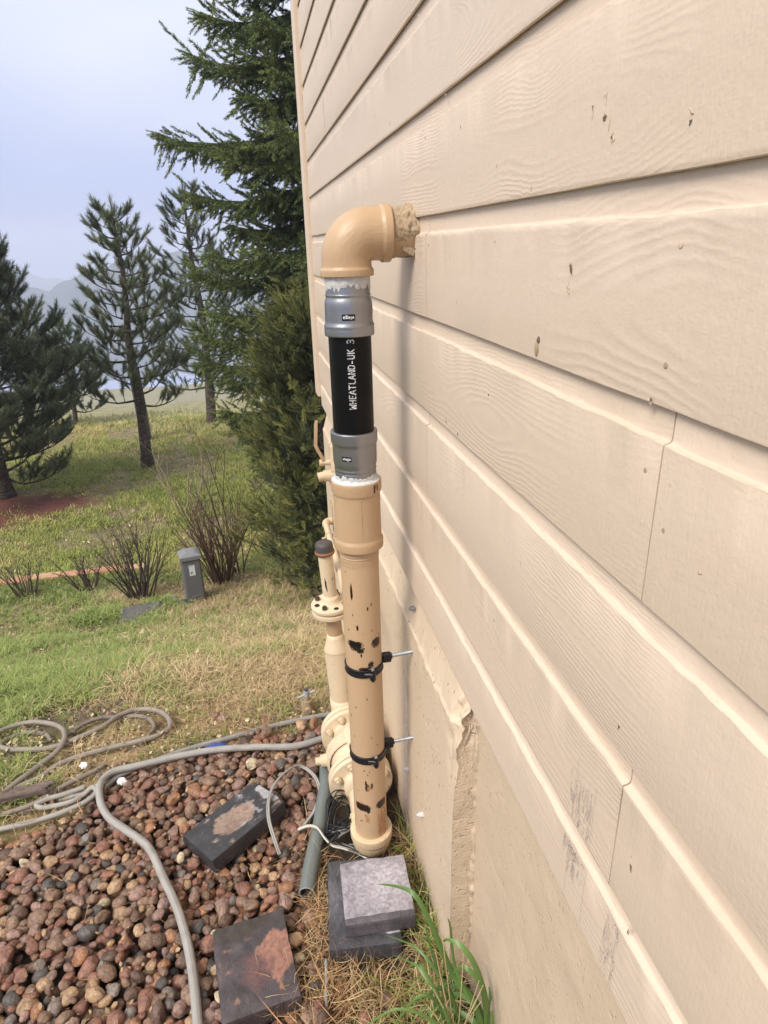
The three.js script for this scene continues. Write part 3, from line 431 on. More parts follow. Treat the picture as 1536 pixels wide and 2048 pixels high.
// ---------------------------------------------------------------- flanged valve and leaning vent pipe behind the riser
{
  const z1 = -1.57, z2 = -1.79, ax = [0.197, 0.09];
  const v = thing('flanged_valve', 'cream flanged gas valve with a short leaning vent pipe rising from it', 'gas valve', [ax[0], 0, z1]);
  const flangeProf = (R, t, hub, hl) => [[0.02, 0], [R - 0.003, 0], [R, 0.003], [R, t - 0.003], [R - 0.003, t], [hub + 0.012, t + 0.001], [hub + 0.004, t + 0.006], [hub, t + hl], [0.02, t + hl]];
  const chips = canvasTex(512, 512, (c, W, Hh) => { c.fillStyle = '#fff'; c.fillRect(0, 0, W, Hh); const r = rng(8); for (let k = 0; k < 90; k++) { c.fillStyle = css(70, 50, 36, 0.4); c.fillRect(r() * W, r() * Hh, 1 + r() * 4, 1 + r() * 4); } });
  const cast = new THREE.MeshStandardMaterial({ color: C(...CREAM), map: chips, bumpMap: concBump, bumpScale: 0.002, roughness: 0.5 });
  const bolts = (z, R, dir, n, par) => { for (let i = 0; i < n; i++) { const a = (i + 0.5) / n * Math.PI * 2; mesh('bolt', mergeGeometries([hexBolt([Math.cos(a) * R, ax[1] + Math.sin(a) * R, z], [0, 0, dir], 0.0125, 0.011), latheTo([[0.0, 0.001], [0.016, 0.001], [0.016, 0.0]], [Math.cos(a) * R, ax[1] + Math.sin(a) * R, z], [0, 0, dir], 16).toNonIndexed()]), cast, par); } };
  const f1 = mesh('flange', mergeGeometries([latheTo(flangeProf(0.100, 0.019, 0.054, 0.03), [0, ax[1], 0], [0, 0, 1], 64), latheTo(flangeProf(0.100, 0.019, 0.06, 0.02), [0, ax[1], -0.003], [0, 0, -1], 64)]), cast, v); bolts(0.019, 0.079, 1, 8, f1);
  const body = [[0.058, 0.0], [0.066, 0.02], [0.082, 0.045], [0.090, 0.075], [0.082, 0.105], [0.066, 0.135], [0.06, 0.16]];
  const bd = mesh('valve_body', latheTo(body, [0, ax[1], -0.185], [0, 0, 1], 48), cast, v);
  mesh('rib', latheTo([[0.088, 0], [0.097, 0.004], [0.097, 0.014], [0.088, 0.018]], [0, ax[1], -0.125], [0, 0, 1], 48), cast, bd); mesh('rib', latheTo([[0.088, 0], [0.097, 0.004], [0.097, 0.014], [0.088, 0.018]], [0, ax[1], -0.095], [0, 0, 1], 48), cast, bd);
  const pl = mesh('plug', mergeGeometries([cylBetween([-0.08, ax[1] - 0.005, -0.11], [-0.115, ax[1] - 0.005, -0.11], 0.022, 0.020, 20).toNonIndexed(), cylBetween([-0.112, ax[1] - 0.005, -0.11], [-0.132, ax[1] - 0.005, -0.11], 0.014, 0.013, 6).toNonIndexed()]), cast, v); pl.name = 'plug';
  mesh('bonnet', latheTo([[0.06, 0], [0.06, 0.02], [0.045, 0.028], [0.045, 0.05], [0.02, 0.055], [0.0, 0.055]], [0.02, ax[1] + 0.07, -0.11], [0.3, 1, 0.2], 32), cast, v);
  const f2 = mesh('flange', mergeGeometries([latheTo(flangeProf(0.100, 0.02, 0.06, 0.02), [0, ax[1], z2 - z1], [0, 0, 1], 64), latheTo(flangeProf(0.100, 0.02, 0.054, 0.04), [0, ax[1], z2 - z1 - 0.003], [0, 0, -1], 64)]), cast, v); bolts(z2 - z1 + 0.02, 0.079, 1, 8, f2);
  // vent pipe: leans a little towards the open side
  const B = V(-0.002, 0.07, -0.335), T = V(-0.040, 0.78, -0.332), at = (h) => B.clone().lerp(T, (h - 0.07) / 0.71).toArray(), dir = T.clone().sub(B).normalize().toArray();
  const big = []; const bp = [[0.10, 0.02], [0.10, 0.0450]]; 
  mesh('tee', mergeGeometries([sweep([[0, ax[1], -0.24], [0, ax[1], -0.28], [-0.001, 0.095, -0.315], [-0.002, 0.12, -0.335], at(0.16)], [0.046, 0.05, 0.052, 0.05, 0.047], 32), cylBetween(at(0.15), at(0.36), 0.0450, 0.0445, 40)].map((g) => g.toNonIndexed())), cast, v);
  mesh('reducer', sweep([at(0.355), at(0.366), at(0.385), at(0.41), at(0.425)], [0.0445, 0.0440, 0.037, 0.030, 0.0270], 36), cast, v);
  mesh('vent_pipe', cylBetween(at(0.42), at(0.52), 0.0262, 0.0262, 32), pipePaint, v);
  const ff = mesh('flange', mergeGeometries([latheTo([[0.0, 0], [0.0655, 0], [0.068, 0.003], [0.068, 0.015], [0.066, 0.018], [0.0, 0.018]], at(0.508), dir, 48), latheTo([[0.0, 0], [0.0655, 0], [0.068, 0.003], [0.068, 0.013], [0.066, 0.016], [0.040, 0.017], [0.033, 0.023], [0.029, 0.034], [0.0275, 0.046], [0.0, 0.046]], at(0.530), dir, 48)]), cast, v);
  const bm = new THREE.MeshStandardMaterial({ color: C(0.10, 0.085, 0.06), metalness: 0.5, roughness: 0.45 }), hole = mat(0.01, 0.01, 0.01, 0.9);
  for (let i = 0; i < 4; i++) { const a = 0.55 + i * Math.PI / 2, c = V(...at(0.5465)), u = V(1, 0, 0), w = V(0, 0, 1), p = c.addScaledVector(u, Math.cos(a) * 0.050).addScaledVector(w, Math.sin(a) * 0.050); mesh('bolt', mergeGeometries([hexBolt(p.toArray(), dir, 0.0095, 0.008), cylBetween(p.toArray(), p.clone().addScaledVector(V(...dir), 0.011 + (i === 3 ? 0.008 : 0)).toArray(), 0.0055, 0.0055, 10).toNonIndexed()]), bm, ff); const a2 = a + Math.PI / 4, p2 = V(...at(0.5462)).addScaledVector(u, Math.cos(a2) * 0.050).addScaledVector(w, Math.sin(a2) * 0.050); mesh('bolt_hole', latheTo([[0, 0.0012], [0.0085, 0.0012], [0.0085, 0]], p2.toArray(), dir, 16), hole, ff); }
  const vt = canvasTex(512, 512, (c, W, Hh) => { c.fillStyle = '#fff'; c.fillRect(0, 0, W, Hh); const r = rng(18), bl = (x, y, w, h) => { c.fillStyle = css(24, 20, 18); c.beginPath(); for (let i = 0; i < 24; i++) { const a = i / 24 * 6.283, q = 0.55 + 0.6 * r(); c.lineTo(x + Math.cos(a) * w * q, y + Math.sin(a) * h * q); } c.fill(); }; bl(215, 330, 12, 62); bl(222, 380, 7, 40); bl(300, 290, 5, 14); for (let k = 0; k < 60; k++) bl(r() * W, r() * Hh, 2, 3); });
  const up = mesh('vent_pipe', new THREE.CylinderGeometry(0.0240, 0.0240, 0.19, 32, 1, true), new THREE.MeshStandardMaterial({ color: C(...CREAM), map: vt, roughness: 0.5, bumpMap: pipeBump, bumpScale: 0.001 }), v); up.rotation.y = Math.PI; { const c = at(0.655); const qd = new THREE.Quaternion().setFromUnitVectors(V(0, 1, 0), V(...dir)); up.quaternion.copy(qd).multiply(new THREE.Quaternion().setFromAxisAngle(V(0, 1, 0), Math.PI)); up.position.set(...c); }
  const cap = mesh('cap', latheTo([[0.0245, 0], [0.0305, 0.0005], [0.0318, 0.003], [0.0318, 0.0095], [0.0300, 0.0125], [0.0292, 0.016], [0.0288, 0.032], [0.0262, 0.0385], [0.0200, 0.0425], [0.010, 0.0440], [0.0, 0.0442]], at(0.728), dir, 40), new THREE.MeshStandardMaterial({ color: C(0.085, 0.075, 0.07), roughness: 0.55, bumpMap: pipeBump, bumpScale: 0.001, map: dataTex(128, 128, (u, vv) => { const n = fbm(u * 6, vv * 6, 0, 4, 6); return n > 0.12 ? [1, 0.62, 0.45] : [0.8, 0.78, 0.8]; }) }), v); cap.userData.label = 'dark rusty cap on the vent pipe';
  mesh('cap_rim', latheTo([[0.0305, 0.002], [0.0325, 0.004], [0.0325, 0.009], [0.0305, 0.0108]], at(0.729), dir, 40), mat(0.32, 0.13, 0.045, 0.75), cap);
  mesh('pressure_tap', mergeGeometries([cylBetween([0.012, 0.205, -0.293], [0.012, 0.225, -0.272], 0.008, 0.008, 10).toNonIndexed(), cylBetween([0.012, 0.222, -0.274], [0.012, 0.245, -0.268], 0.0065, 0.005, 6).toNonIndexed()]), new THREE.MeshStandardMaterial({ color: C(0.33, 0.25, 0.13), metalness: 0.3, roughness: 0.5 }), v);
}
// ---------------------------------------------------------------- meter piping further along the wall: upright, ball valve with lever, horizontal pipe and box
{
  const m = thing('meter_piping', 'cream upright pipe with ball valve and long lever half hidden behind the tall riser', 'gas pipe', [0.248, 0, -2.1]);
  mesh('upright_pipe', cylBetween([0, -0.08, 0], [-0.004, 0.99, 0], 0.030, 0.030, 32), creamPaint, m);
  mesh('union', mergeGeometries([cylBetween([-0.002, 0.86, 0], [-0.002, 0.90, 0], 0.038, 0.038, 24), cylBetween([-0.02, 0.925, 0.0], [-0.058, 0.925, 0], 0.022, 0.020, 20), cylBetween([-0.055, 0.925, 0], [-0.078, 0.921, 0], 0.0165, 0.0165, 6)].map((g) => g.toNonIndexed())), creamPaint, m);
  mesh('valve_body', mergeGeometries([cylBetween([-0.003, 0.945, 0], [-0.003, 1.03, 0], 0.036, 0.034, 6), cylBetween([-0.03, 0.972, 0], [-0.062, 0.972, 0], 0.010, 0.010, 14)].map((g) => g.toNonIndexed())), creamPaint, m);
  mesh('valve_nut', cylBetween([-0.060, 0.972, 0], [-0.070, 0.972, 0], 0.012, 0.012, 6), creamPaint, m);
  const lv = mesh('lever', creased(new THREE.ExtrudeGeometry((() => { const s = new THREE.Shape(); const P = [[-0.062, 0.965], [-0.062, 0.985], [-0.075, 1.012], [-0.0835, 1.032], [-0.078, 1.10], [-0.0745, 1.116], [-0.0690, 1.116], [-0.0695, 1.10], [-0.075, 1.035], [-0.067, 1.015], [-0.054, 0.988], [-0.054, 0.965]]; P.forEach(([x, y], i) => (i ? s.lineTo(x, y) : s.moveTo(x, y))); return s; })(), { depth: 0.014, bevelEnabled: true, bevelSize: 0.0012, bevelThickness: 0.0012, bevelSegments: 2 }).translate(0, 0, -0.007)), pipePaint, m); lv.userData.label = 'long flat tan valve lever';
  mesh('return_bend', sweep(curve([[-0.003, 1.0, 0.0], [-0.005, 1.035, 0], [0.004, 1.055, -0.005], [0.03, 1.055, -0.01], [0.09, 1.05, -0.01]], 30), 0.026, 24), creamPaint, m);
  const h = thing('gauge_pipe', 'thin cream pipe running level beside the wall with a hanger clip at its far bend', 'pipe', [0.205, 0.655, -2.33]);
  mesh('pipe', sweep([...curve([[0, 0.0, 0.75], [0, 0, 0.3], [0, 0, 0.03]], 10), ...curve([[0.001, 0, 0.02], [0.008, 0.0, 0.0], [0.03, 0, -0.008], [0.10, 0, -0.008]], 16)], 0.0115, 18), creamPaint, h);
  mesh('elbow', sweep(curve([[0, 0, 0.03], [0.002, 0, 0.008], [0.012, 0, -0.006], [0.03, 0, -0.008]], 12), 0.0145, 18), creamPaint, h);
  mesh('hanger_clip', mergeGeometries([new THREE.TorusGeometry(0.0135, 0.0028, 8, 20).translate(0, 0, 0.13).toNonIndexed(), cylBetween([-0.012, -0.006, 0.13], [-0.028, -0.009, 0.13], 0.004, 0.003, 8).toNonIndexed()]), creamPaint, h);
  const bx = single('junction_box', 'small tan steel box fixed to the wall behind the tall riser', 'junction box', mergeGeometries([roundBox(0.06, 0.115, 0.10, 0.003, 0, 1, 4), roundBox(0.066, 0.012, 0.108, 0.002, 0, 1, 3).translate(0, 0.115, 0)]), pipePaint, [0.265, 0.61, -2.31]);
}

// ---------------------------------------------------------------- trees
function instanced(name, geo, material, list, parent) { // list of {p, q, s, c}
  const im = new THREE.InstancedMesh(geo, material, list.length), M = new THREE.Matrix4(), S = V(1, 1, 1);
  list.forEach((o, i) => { M.compose(o.p, o.q, S.set(...(Array.isArray(o.s) ? o.s : [o.s, o.s, o.s]))); im.setMatrixAt(i, M); im.setColorAt(i, o.c); });
  im.name = name; im.castShadow = im.receiveShadow = true; im.userData.kind = 'stuff'; parent.add(im); return im;
}
const qTo = (d, r = 0) => new THREE.Quaternion().setFromUnitVectors(V(0, 1, 0), d.clone().normalize()).multiply(new THREE.Quaternion().setFromAxisAngle(V(0, 1, 0), r));
function needleGeo(n, L, len, wid, a0, a1, seed, stem = 0.0022, endTuft = 0) { // needles set round a short shoot that points along +y
  const r = rng(seed), pos = [];
  const tri = (a, b, c) => pos.push(a.x, a.y, a.z, b.x, b.y, b.z, c.x, c.y, c.z);
  for (let i = 0; i < n; i++) {
    const t = endTuft ? 1 - Math.pow(r(), 1.5) * (1 - endTuft) : (i + r()) / n, az = r() * 6.283, an = a0 + (a1 - a0) * r() - t * 0.25, l = len * (0.75 + 0.45 * r());
    const d = V(Math.sin(an) * Math.cos(az), Math.cos(an), Math.sin(an) * Math.sin(az)), b = V(0, t * L, 0), side = V(-Math.sin(az), 0, Math.cos(az)).applyAxisAngle(d, r() * 3).multiplyScalar(wid / 2), tip = b.clone().addScaledVector(d, l), mid = b.clone().addScaledVector(d, l * 0.55);
    tri(b.clone().sub(side), b.clone().add(side), mid.clone().add(side)); tri(b.clone().sub(side), mid.clone().add(side), tip);
  }
  const q = [0, 1, 2].map((k) => V(Math.cos(k * 2.094) * stem, 0, Math.sin(k * 2.094) * stem)), e = V(0, L * 1.02, 0); for (let k = 0; k < 3; k++) tri(q[k], q[(k + 1) % 3], e);
  const g = new THREE.BufferGeometry(); g.setAttribute('position', new THREE.Float32BufferAttribute(pos, 3)); g.computeVertexNormals(); return g;
}
const barkMap = dataTex(256, 512, (u, v) => { const n = fbm(u * 10, v * 14, 0, 4, 10), r = Math.abs(vnoise(u * 9 + n, v * 22, 0, 9)); return 0.45 + 0.5 * r + 0.3 * n; });
const bark = new THREE.MeshStandardMaterial({ color: C(0.13, 0.10, 0.082), map: barkMap, bumpMap: barkMap, bumpScale: 0.02, roughness: 0.95 });
const foliage = (rough = 0.75) => new THREE.MeshStandardMaterial({ color: C(1, 1, 1), roughness: rough, side: THREE.DoubleSide });

{ // blue-green spruce beyond the house corner
  const base = [1.0, -1.42, -8.0], g = thing('spruce_tree', 'tall dense spruce with layered drooping branches beyond the house corner', 'tree', base);
  const r = rng(501), H = 9.2, limbs = [], list = [];
  mesh('trunk', sweep(Array.from({ length: 14 }, (_, i) => [0.03 * vnoise(i, 2), (H * i) / 13, 0.03 * vnoise(i, 7)]), Array.from({ length: 14 }, (_, i) => 0.16 * (1 - i / 13.5) + 0.004), 12, true, 0.15), bark, g);
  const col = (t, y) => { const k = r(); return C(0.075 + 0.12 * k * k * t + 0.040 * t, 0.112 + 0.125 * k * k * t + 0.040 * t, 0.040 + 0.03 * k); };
  const branch = (y, az, L, droop, dens) => {
    const d = V(Math.cos(az), 0, Math.sin(az)), sd = V(-d.z, 0, d.x), pt = (t) => V(d.x * L * t, y - droop * Math.sin(t * 2.0) * (0.55 + 0.45 * t) + 0.16 * L * Math.pow(t, 4) * 0.5, d.z * L * t).addScaledVector(sd, 0.05 * L * vnoise(t * 3, y * 5 + az));
    limbs.push(sweep(Array.from({ length: 7 }, (_, i) => pt(i / 6)), Array.from({ length: 7 }, (_, i) => 0.020 * (1 - i / 6.3)), 5, false));
    const n = Math.round(L * 21 * dens);
    for (let i = 0; i <= n; i++) {
      const t = 0.12 + 0.88 * (i / n), p = pt(t), fw = pt(Math.min(1, t + 0.05)).sub(pt(t - 0.05)).normalize();
      for (const s of [-1, 1, 0]) {
        
        const sl = s === 0 ? 0.12 + 0.22 * r() : Math.min(0.58, (0.16 + 0.42 * (1 - t)) * (0.6 + 0.6 * r()) * Math.min(1, L));
        const dir = s === 0 ? (r() < 0.75 ? V(0, -1, 0).addScaledVector(fw, 0.2 + r() * 0.6) : V(0, 0.6, 0).addScaledVector(fw, 1)) : fw.clone().multiplyScalar(0.8 + 0.4 * r()).addScaledVector(sd, s * (0.7 + 0.4 * r())).add(V(0, -0.35 - 0.35 * r(), 0));
        dir.add(V((r() - 0.5) * 0.4, (r() - 0.5) * 0.3, (r() - 0.5) * 0.4)).normalize();
        const k = Math.max(1, Math.round(sl / 0.085));
        for (let m = 0; m < k; m++) {
          const o = p.clone().addScaledVector(dir, m * 0.085).add(V(0, -0.05 * (m / k) * sl, 0)), dd = dir.clone().add(V((r() - 0.5) * 0.35, (r() - 0.5) * 0.3 + (m === k - 1 ? 0.15 : 0), (r() - 0.5) * 0.35)).normalize();
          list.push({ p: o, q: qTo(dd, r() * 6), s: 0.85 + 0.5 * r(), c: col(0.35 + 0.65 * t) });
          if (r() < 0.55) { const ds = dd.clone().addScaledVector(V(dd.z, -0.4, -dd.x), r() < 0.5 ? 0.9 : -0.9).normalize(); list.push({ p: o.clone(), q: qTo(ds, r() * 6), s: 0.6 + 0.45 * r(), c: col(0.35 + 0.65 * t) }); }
        }
      }
    }
    list.push({ p: pt(0.985), q: qTo(pt(1).sub(pt(0.93)), 0), s: [0.8, 1.5, 0.8], c: col(1) });
  };
  // branches that reach out over the lawn (height above base, direction, length, droop)
  for (const [y, a, L, dr] of [[6.05, 178, 1.55, 0.15], [5.75, 160, 1.45, 0.2], [5.30, 184, 1.55, 0.18], [4.92, 176, 1.75, 0.20], [4.62, 165, 1.2, 0.2], [4.24, 180, 2.28, 0.22], [4.05, 160, 1.5, 0.2], [3.66, 176, 1.95, 0.18], [3.40, 196, 1.5, 0.2], [3.08, 170, 1.8, 0.2], [2.88, 188, 2.05, 0.22], [2.5, 164, 1.9, 0.2], [2.25, 182, 2.05, 0.25], [1.98, 172, 2.1, 0.25], [1.75, 192, 1.9, 0.3], [1.45, 165, 1.9, 0.28], [1.2, 180, 1.7, 0.25], [0.9, 170, 1.5, 0.25], [0.7, 190, 1.3, 0.2]]) branch(y, (a * Math.PI) / 180, L * 0.76, dr, 1.35);
  for (let y = 0.4; y < H - 0.3; y += 0.19) { const n = 5; for (let k = 0; k < n; k++) { const az = ((k + r() * 0.8) / n) * 6.283 + y * 2.4, left = -Math.cos(az), Lm = 2.0 * clamp((H - y) / (H - 2.6), 0.05, 1); if (left > 0.55) continue; branch(y + r() * 0.1, az, Lm * (0.7 + 0.3 * r()) * (left > 0.2 ? 0.75 : 1), 0.22, y > 6.8 || (left < -0.3) ? 0.35 : 0.7); } }
  for (let y = 0.5; y < 7; y += 0.2) branch(y, Math.PI + (r() - 0.5) * 1.6, 0.7 + 0.35 * r(), 0.12, 0.8);
  mesh('limb', mergeGeometries(limbs), bark, g);
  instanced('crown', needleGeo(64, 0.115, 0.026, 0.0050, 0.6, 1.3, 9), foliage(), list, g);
}
function pine(label, base, H, opt) { // loose pine with upturned tufts of long needles
  const g = thing('pine_tree', label, 'tree', base), r = rng(opt.seed), limbs = [], list = [], lean = opt.lean || 0, top = (t) => V(lean * t + 0.05 * vnoise(t * 4, opt.seed), H * t, 0.05 * vnoise(t * 4, opt.seed + 5));
  mesh('trunk', sweep(Array.from({ length: 16 }, (_, i) => top(i / 15)), Array.from({ length: 16 }, (_, i) => opt.r * Math.pow(1 - i / 15.6, 0.8) * (i === 0 ? 1.3 : 1) + 0.004), 12, true, 0.18, opt.seed), bark, g);
  const tuft = (p, d, s, t) => { const k = r(), f = opt.tint || [1, 1, 1]; list.push({ p, q: qTo(d, r() * 6), s, c: C((0.095 + 0.13 * k * k) * f[0], (0.118 + 0.13 * k * k) * f[1], (0.056 + 0.05 * k) * f[2]) }); };
  const lo = opt.from, n = opt.n;
  for (let i = 0; i < n; i++) {
    const t = lo + (1 - lo) * Math.pow((i + 0.5) / n, 0.85) * 0.985, az = i * 2.399 + r() * 0.7, prof = opt.profile ? opt.profile(t) : Math.min(1, (t - lo) * 5 + 0.45) * Math.pow(1 - t, 0.75) * 1.25 + 0.05, L = opt.R * prof * (0.65 + 0.5 * r());
    const o = top(t), d = V(Math.cos(az), 0, Math.sin(az)), sag = opt.sag ?? 0.06, pt = (u) => o.clone().addScaledVector(d, L * u).add(V(0, L * (0.18 * t * u - sag * u + 0.30 * u * u * u), 0)).addScaledVector(V(-d.z, 0, d.x), 0.12 * L * vnoise(u * 2.5, i));
    limbs.push(sweep(Array.from({ length: 6 }, (_, k) => pt(k / 5)), Array.from({ length: 6 }, (_, k) => Math.max(0.004, 0.012 + 0.010 * L) * (1 - k / 5.6)), 5, false));
    const m = Math.max(3, Math.round(L * opt.dens));
    for (let k = 0; k < m; k++) {
      const u = 0.25 + 0.75 * ((k + r()) / m), p = pt(u), sl = (0.10 + 0.26 * r()) * (1.2 - u * 0.6) * Math.min(1.3, 0.4 + L), az2 = az + (r() - 0.5) * 3.0, dd = V(Math.cos(az2), 0.45 + 0.75 * r(), Math.sin(az2)).normalize(), e = p.clone().addScaledVector(dd, sl);
      limbs.push(sweep([p, p.clone().lerp(e, 0.5).add(V(0, -0.015, 0)), e], [0.006, 0.005, 0.004], 4, false));
      const q = sl > 0.2 ? 3 : 2; for (let w = 0; w < q; w++) tuft(p.clone().lerp(e, 0.45 + (0.5 * w) / q), dd.clone().add(V((r() - 0.5) * 0.5, 0.25, (r() - 0.5) * 0.5)), 0.8 + 0.35 * r(), t);
      tuft(e, dd.clone().add(V(0, 0.6, 0)), 0.9 + 0.4 * r(), t);
      for (let w = 0; w < 2; w++) if (r() < 0.7) { const a3 = r() * 6.28; tuft(e.clone(), V(Math.cos(a3), 0.5 + r(), Math.sin(a3)), 0.7 + 0.35 * r(), t); }
    }
    tuft(pt(1), V(d.x, 0.9, d.z), 1.1, t);
  }
  for (let k = 0; k < 7; k++) { const a = k * 0.9; tuft(top(0.93 + 0.07 * r()), V(Math.cos(a) * 0.6, 1, Math.sin(a) * 0.6), 1, 1); } tuft(top(1), V(0, 1, 0), 1.35, 1); tuft(top(0.985), V(0.3, 1, 0), 1.1, 1);
  mesh('limb', mergeGeometries(limbs), bark, g); instanced('crown', pineTuft, pineLeaf, list, g); return g;
}
const pineTuft = needleGeo(64, 0.13, 0.074, 0.0042, 0.25, 1.05, 33, 0.004), pineLeaf = foliage(0.7);
pine('open pine with bare lower trunk standing on the lawn', [-1.87, -1.51, -10.4], 3.66, { seed: 61, r: 0.085, from: 0.24, n: 44, R: 1.12, dens: 9, lean: 0.12 });
pine('broad dark pine with branches down to the ground above red needle litter', [-3.62, -1.48, -9.3], 3.75, { seed: 83, r: 0.11, from: 0.05, n: 92, R: 1.5, dens: 17, tint: [0.82, 0.85, 0.95], profile: (t) => Math.min(1, 0.72 + t * 2) * Math.pow(1 - t, 0.55) });
pine('dark pine rising between the open pine and the spruce', [-0.95, -1.75, -13.4], 4.35, { seed: 107, r: 0.10, from: 0.15, n: 48, R: 1.35, dens: 9, tint: [0.8, 0.88, 1.05] });
pine('small young pine on the bank behind the broad dark pine', [-3.85, -1.78, -14.6], 2.05, { seed: 133, r: 0.05, from: 0.12, n: 34, R: 0.85, dens: 14, tint: [0.9, 1, 1.0] });
{
  const p = single('wooden_post', 'grey-green wooden post standing behind the open pine trunk', 'post', sweep([[0, -0.05, 0], [0, 0.4, 0], [-0.01, 0.95, 0], [-0.012, 1.3, 0]], [0.105, 0.10, 0.098, 0.095], 16, true, 0.05), new THREE.MeshStandardMaterial({ color: C(0.085, 0.10, 0.075), map: barkMap, roughness: 0.9 }), [-2.11, -1.56, -12.2]);
}
{ // upright juniper against the corner
  const base = [0.50, -1.26, -5.25], g = thing('juniper_bush', 'feathery olive-green juniper growing against the house corner', 'bush', base), r = rng(700), list = [], limbs = [], H = 2.62;
  const spray = (() => { const rr = rng(44), pos = [], quad = (a, d, l, w, s) => { const e = a.clone().addScaledVector(d, l), o = s.clone().multiplyScalar(w / 2); const P = [a.clone().sub(o), a.clone().add(o), e.clone().addScaledVector(o, 0.5), e.clone().addScaledVector(o, -0.5)]; for (const k of [0, 1, 2, 0, 2, 3]) pos.push(P[k].x, P[k].y, P[k].z); };
    for (let i = 0; i < 9; i++) { const t = i / 9, b = V(0, t * 0.15, 0.012 * Math.sin(t * 4)); for (const s of [-1, 1]) { const d = V(s * (0.75 + 0.3 * rr()), 0.85, (rr() - 0.5) * 0.7).normalize(), l = 0.065 * (1.05 - t) + 0.014; quad(b, d, l, 0.0048, V(0, 0.3, 1).normalize()); for (let k = 1; k < 4; k++) quad(b.clone().addScaledVector(d, l * k / 4), d.clone().add(V((rr() - 0.5) * 1.6, 0.3, (rr() - 0.5) * 1.4)).normalize(), 0.022, 0.0042, V(rr() - 0.5, rr() - 0.5, 1).normalize()); } } quad(V(0, 0, 0), V(0, 1, 0), 0.18, 0.006, V(1, 0, 0)); quad(V(0, 0, 0), V(0, 1, 0), 0.18, 0.006, V(0, 0, 1));
    const q = new THREE.BufferGeometry(); q.setAttribute('position', new THREE.Float32BufferAttribute(pos, 3)); q.computeVertexNormals(); return q; })();
  mesh('trunk', sweep([[0, -0.1, 0], [0.02, 0.5, 0], [-0.02, 1.2, 0.02], [0, 2.1, 0]], [0.06, 0.05, 0.035, 0.01], 10, true, 0.2), bark, g);
  for (let i = 0; i < 210; i++) {
    const h0 = 0.02 + 0.86 * Math.pow(r(), 0.9), az = r() * 6.283, R = (0.64 * Math.pow(1 - h0, 0.55) + 0.10) * (0.72 + 0.5 * r()) * (Math.sin(az) < -0.3 ? 0.8 : 1), y0 = h0 * H * 0.93, d = V(Math.cos(az), 0, Math.sin(az)), rise = 0.20 + 0.42 * r();
    const pt = (t) => V(d.x * R * t, y0 + rise * t * t - 0.08 * t * (1 - h0), d.z * R * t); if (y0 < 0.25 && r() < 0.3) continue;
    limbs.push(sweep([pt(0), pt(0.5), pt(1)], [0.012, 0.008, 0.003], 4, false));
    const n = 40; for (let k = 0; k < n; k++) { const t = 0.3 + 0.72 * Math.pow((k + r()) / n, 0.7), p = pt(t).add(V((r() - 0.5) * 0.16, (r() - 0.5) * 0.16, (r() - 0.5) * 0.16)), q = d.clone().multiplyScalar(0.8).add(V((r() - 0.5) * 1.1, 0.55 + 0.6 * r(), (r() - 0.5) * 1.1)), b = r(), tip = t > 0.88 ? 1 : 0; list.push({ p, q: qTo(q, r() * 6.28), s: 0.45 + 0.45 * r(), c: C(0.070 + 0.115 * b * b + 0.06 * tip, 0.088 + 0.10 * b * b + 0.05 * tip, 0.034 + 0.022 * b) }); }
  }
  mesh('limb', mergeGeometries(limbs), bark, g); instanced('crown', spray, foliage(0.85), list, g);
}
// ---------------------------------------------------------------- bare shrubs
function bareShrub(label, x, z, H, n, spread, seed, tone, bent = 0) {
  const y = groundFine(x, z), g = thing('bare_shrub', label, 'shrub', [x, y - 0.02, z], 'leafless shrubs beside the pedestal'), r = rng(seed), mt = mat(...tone, 0.9), geos = [];
  const grow = (p, d, L, rad, lvl) => {
    const pts = [p], rs = [rad]; let q = p.clone(), dd = d.clone(); const k = 5;
    for (let i = 1; i <= k; i++) { dd.add(V((r() - 0.5) * 0.28, (r() - 0.4) * 0.16, (r() - 0.5) * 0.28)).normalize(); q = q.clone().addScaledVector(dd, L / k); pts.push(q); rs.push(rad * (1 - (0.72 * i) / k)); if (lvl < 2 && i > 1 && r() < 0.75) grow(q.clone(), dd.clone().add(V((r() - 0.5) * 1.3, (r() - 0.3) * 0.5, (r() - 0.5) * 1.3)).normalize(), L * (0.25 + 0.3 * r()), rs[i] * 0.75, lvl + 1); }
    if (lvl === 0) geos.push([sweep(pts, rs, 5, false)]); else geos[geos.length - 1]?.push(sweep(pts, rs, 4, false)) ?? geos.push([sweep(pts, rs, 4, false)]);
  };
  for (let i = 0; i < n; i++) { const a = (i / n) * 6.283 + r(), s = spread * (0.3 + 0.7 * r()); const start = geos.length; grow(V(Math.cos(a) * 0.05 * r() * 2, 0, Math.sin(a) * 0.05), V(Math.cos(a) * s + bent, 1, Math.sin(a) * s).normalize(), H * (0.6 + 0.4 * r()), 0.0065 + 0.004 * r(), 0); }
  for (const set of geos) mesh('stem', mergeGeometries(set), mt, g);
}
bareShrub('bushy leafless dark-stemmed shrub on the open side of the grey pedestal', -1.24, -5.6, 0.80, 34, 0.52, 31, [0.075, 0.055, 0.045]);
bareShrub('tall reddish leafless shrub spreading behind the grey pedestal', -0.52, -5.75, 0.98, 44, 0.48, 47, [0.12, 0.070, 0.045]);
bareShrub('lanky dark leafless shrub with one long bent limb beside the juniper', -0.36, -5.95, 1.35, 6, 0.5, 59, [0.07, 0.05, 0.04], -0.1);
bareShrub('small leafless shrub at the middle of the terracotta edging', -1.80, -5.98, 0.42, 14, 0.5, 71, [0.09, 0.065, 0.05]);
bareShrub('thin pale leafless shrub at the end of the terracotta edging', -2.36, -6.0, 0.45, 16, 0.45, 79, [0.12, 0.095, 0.075]);
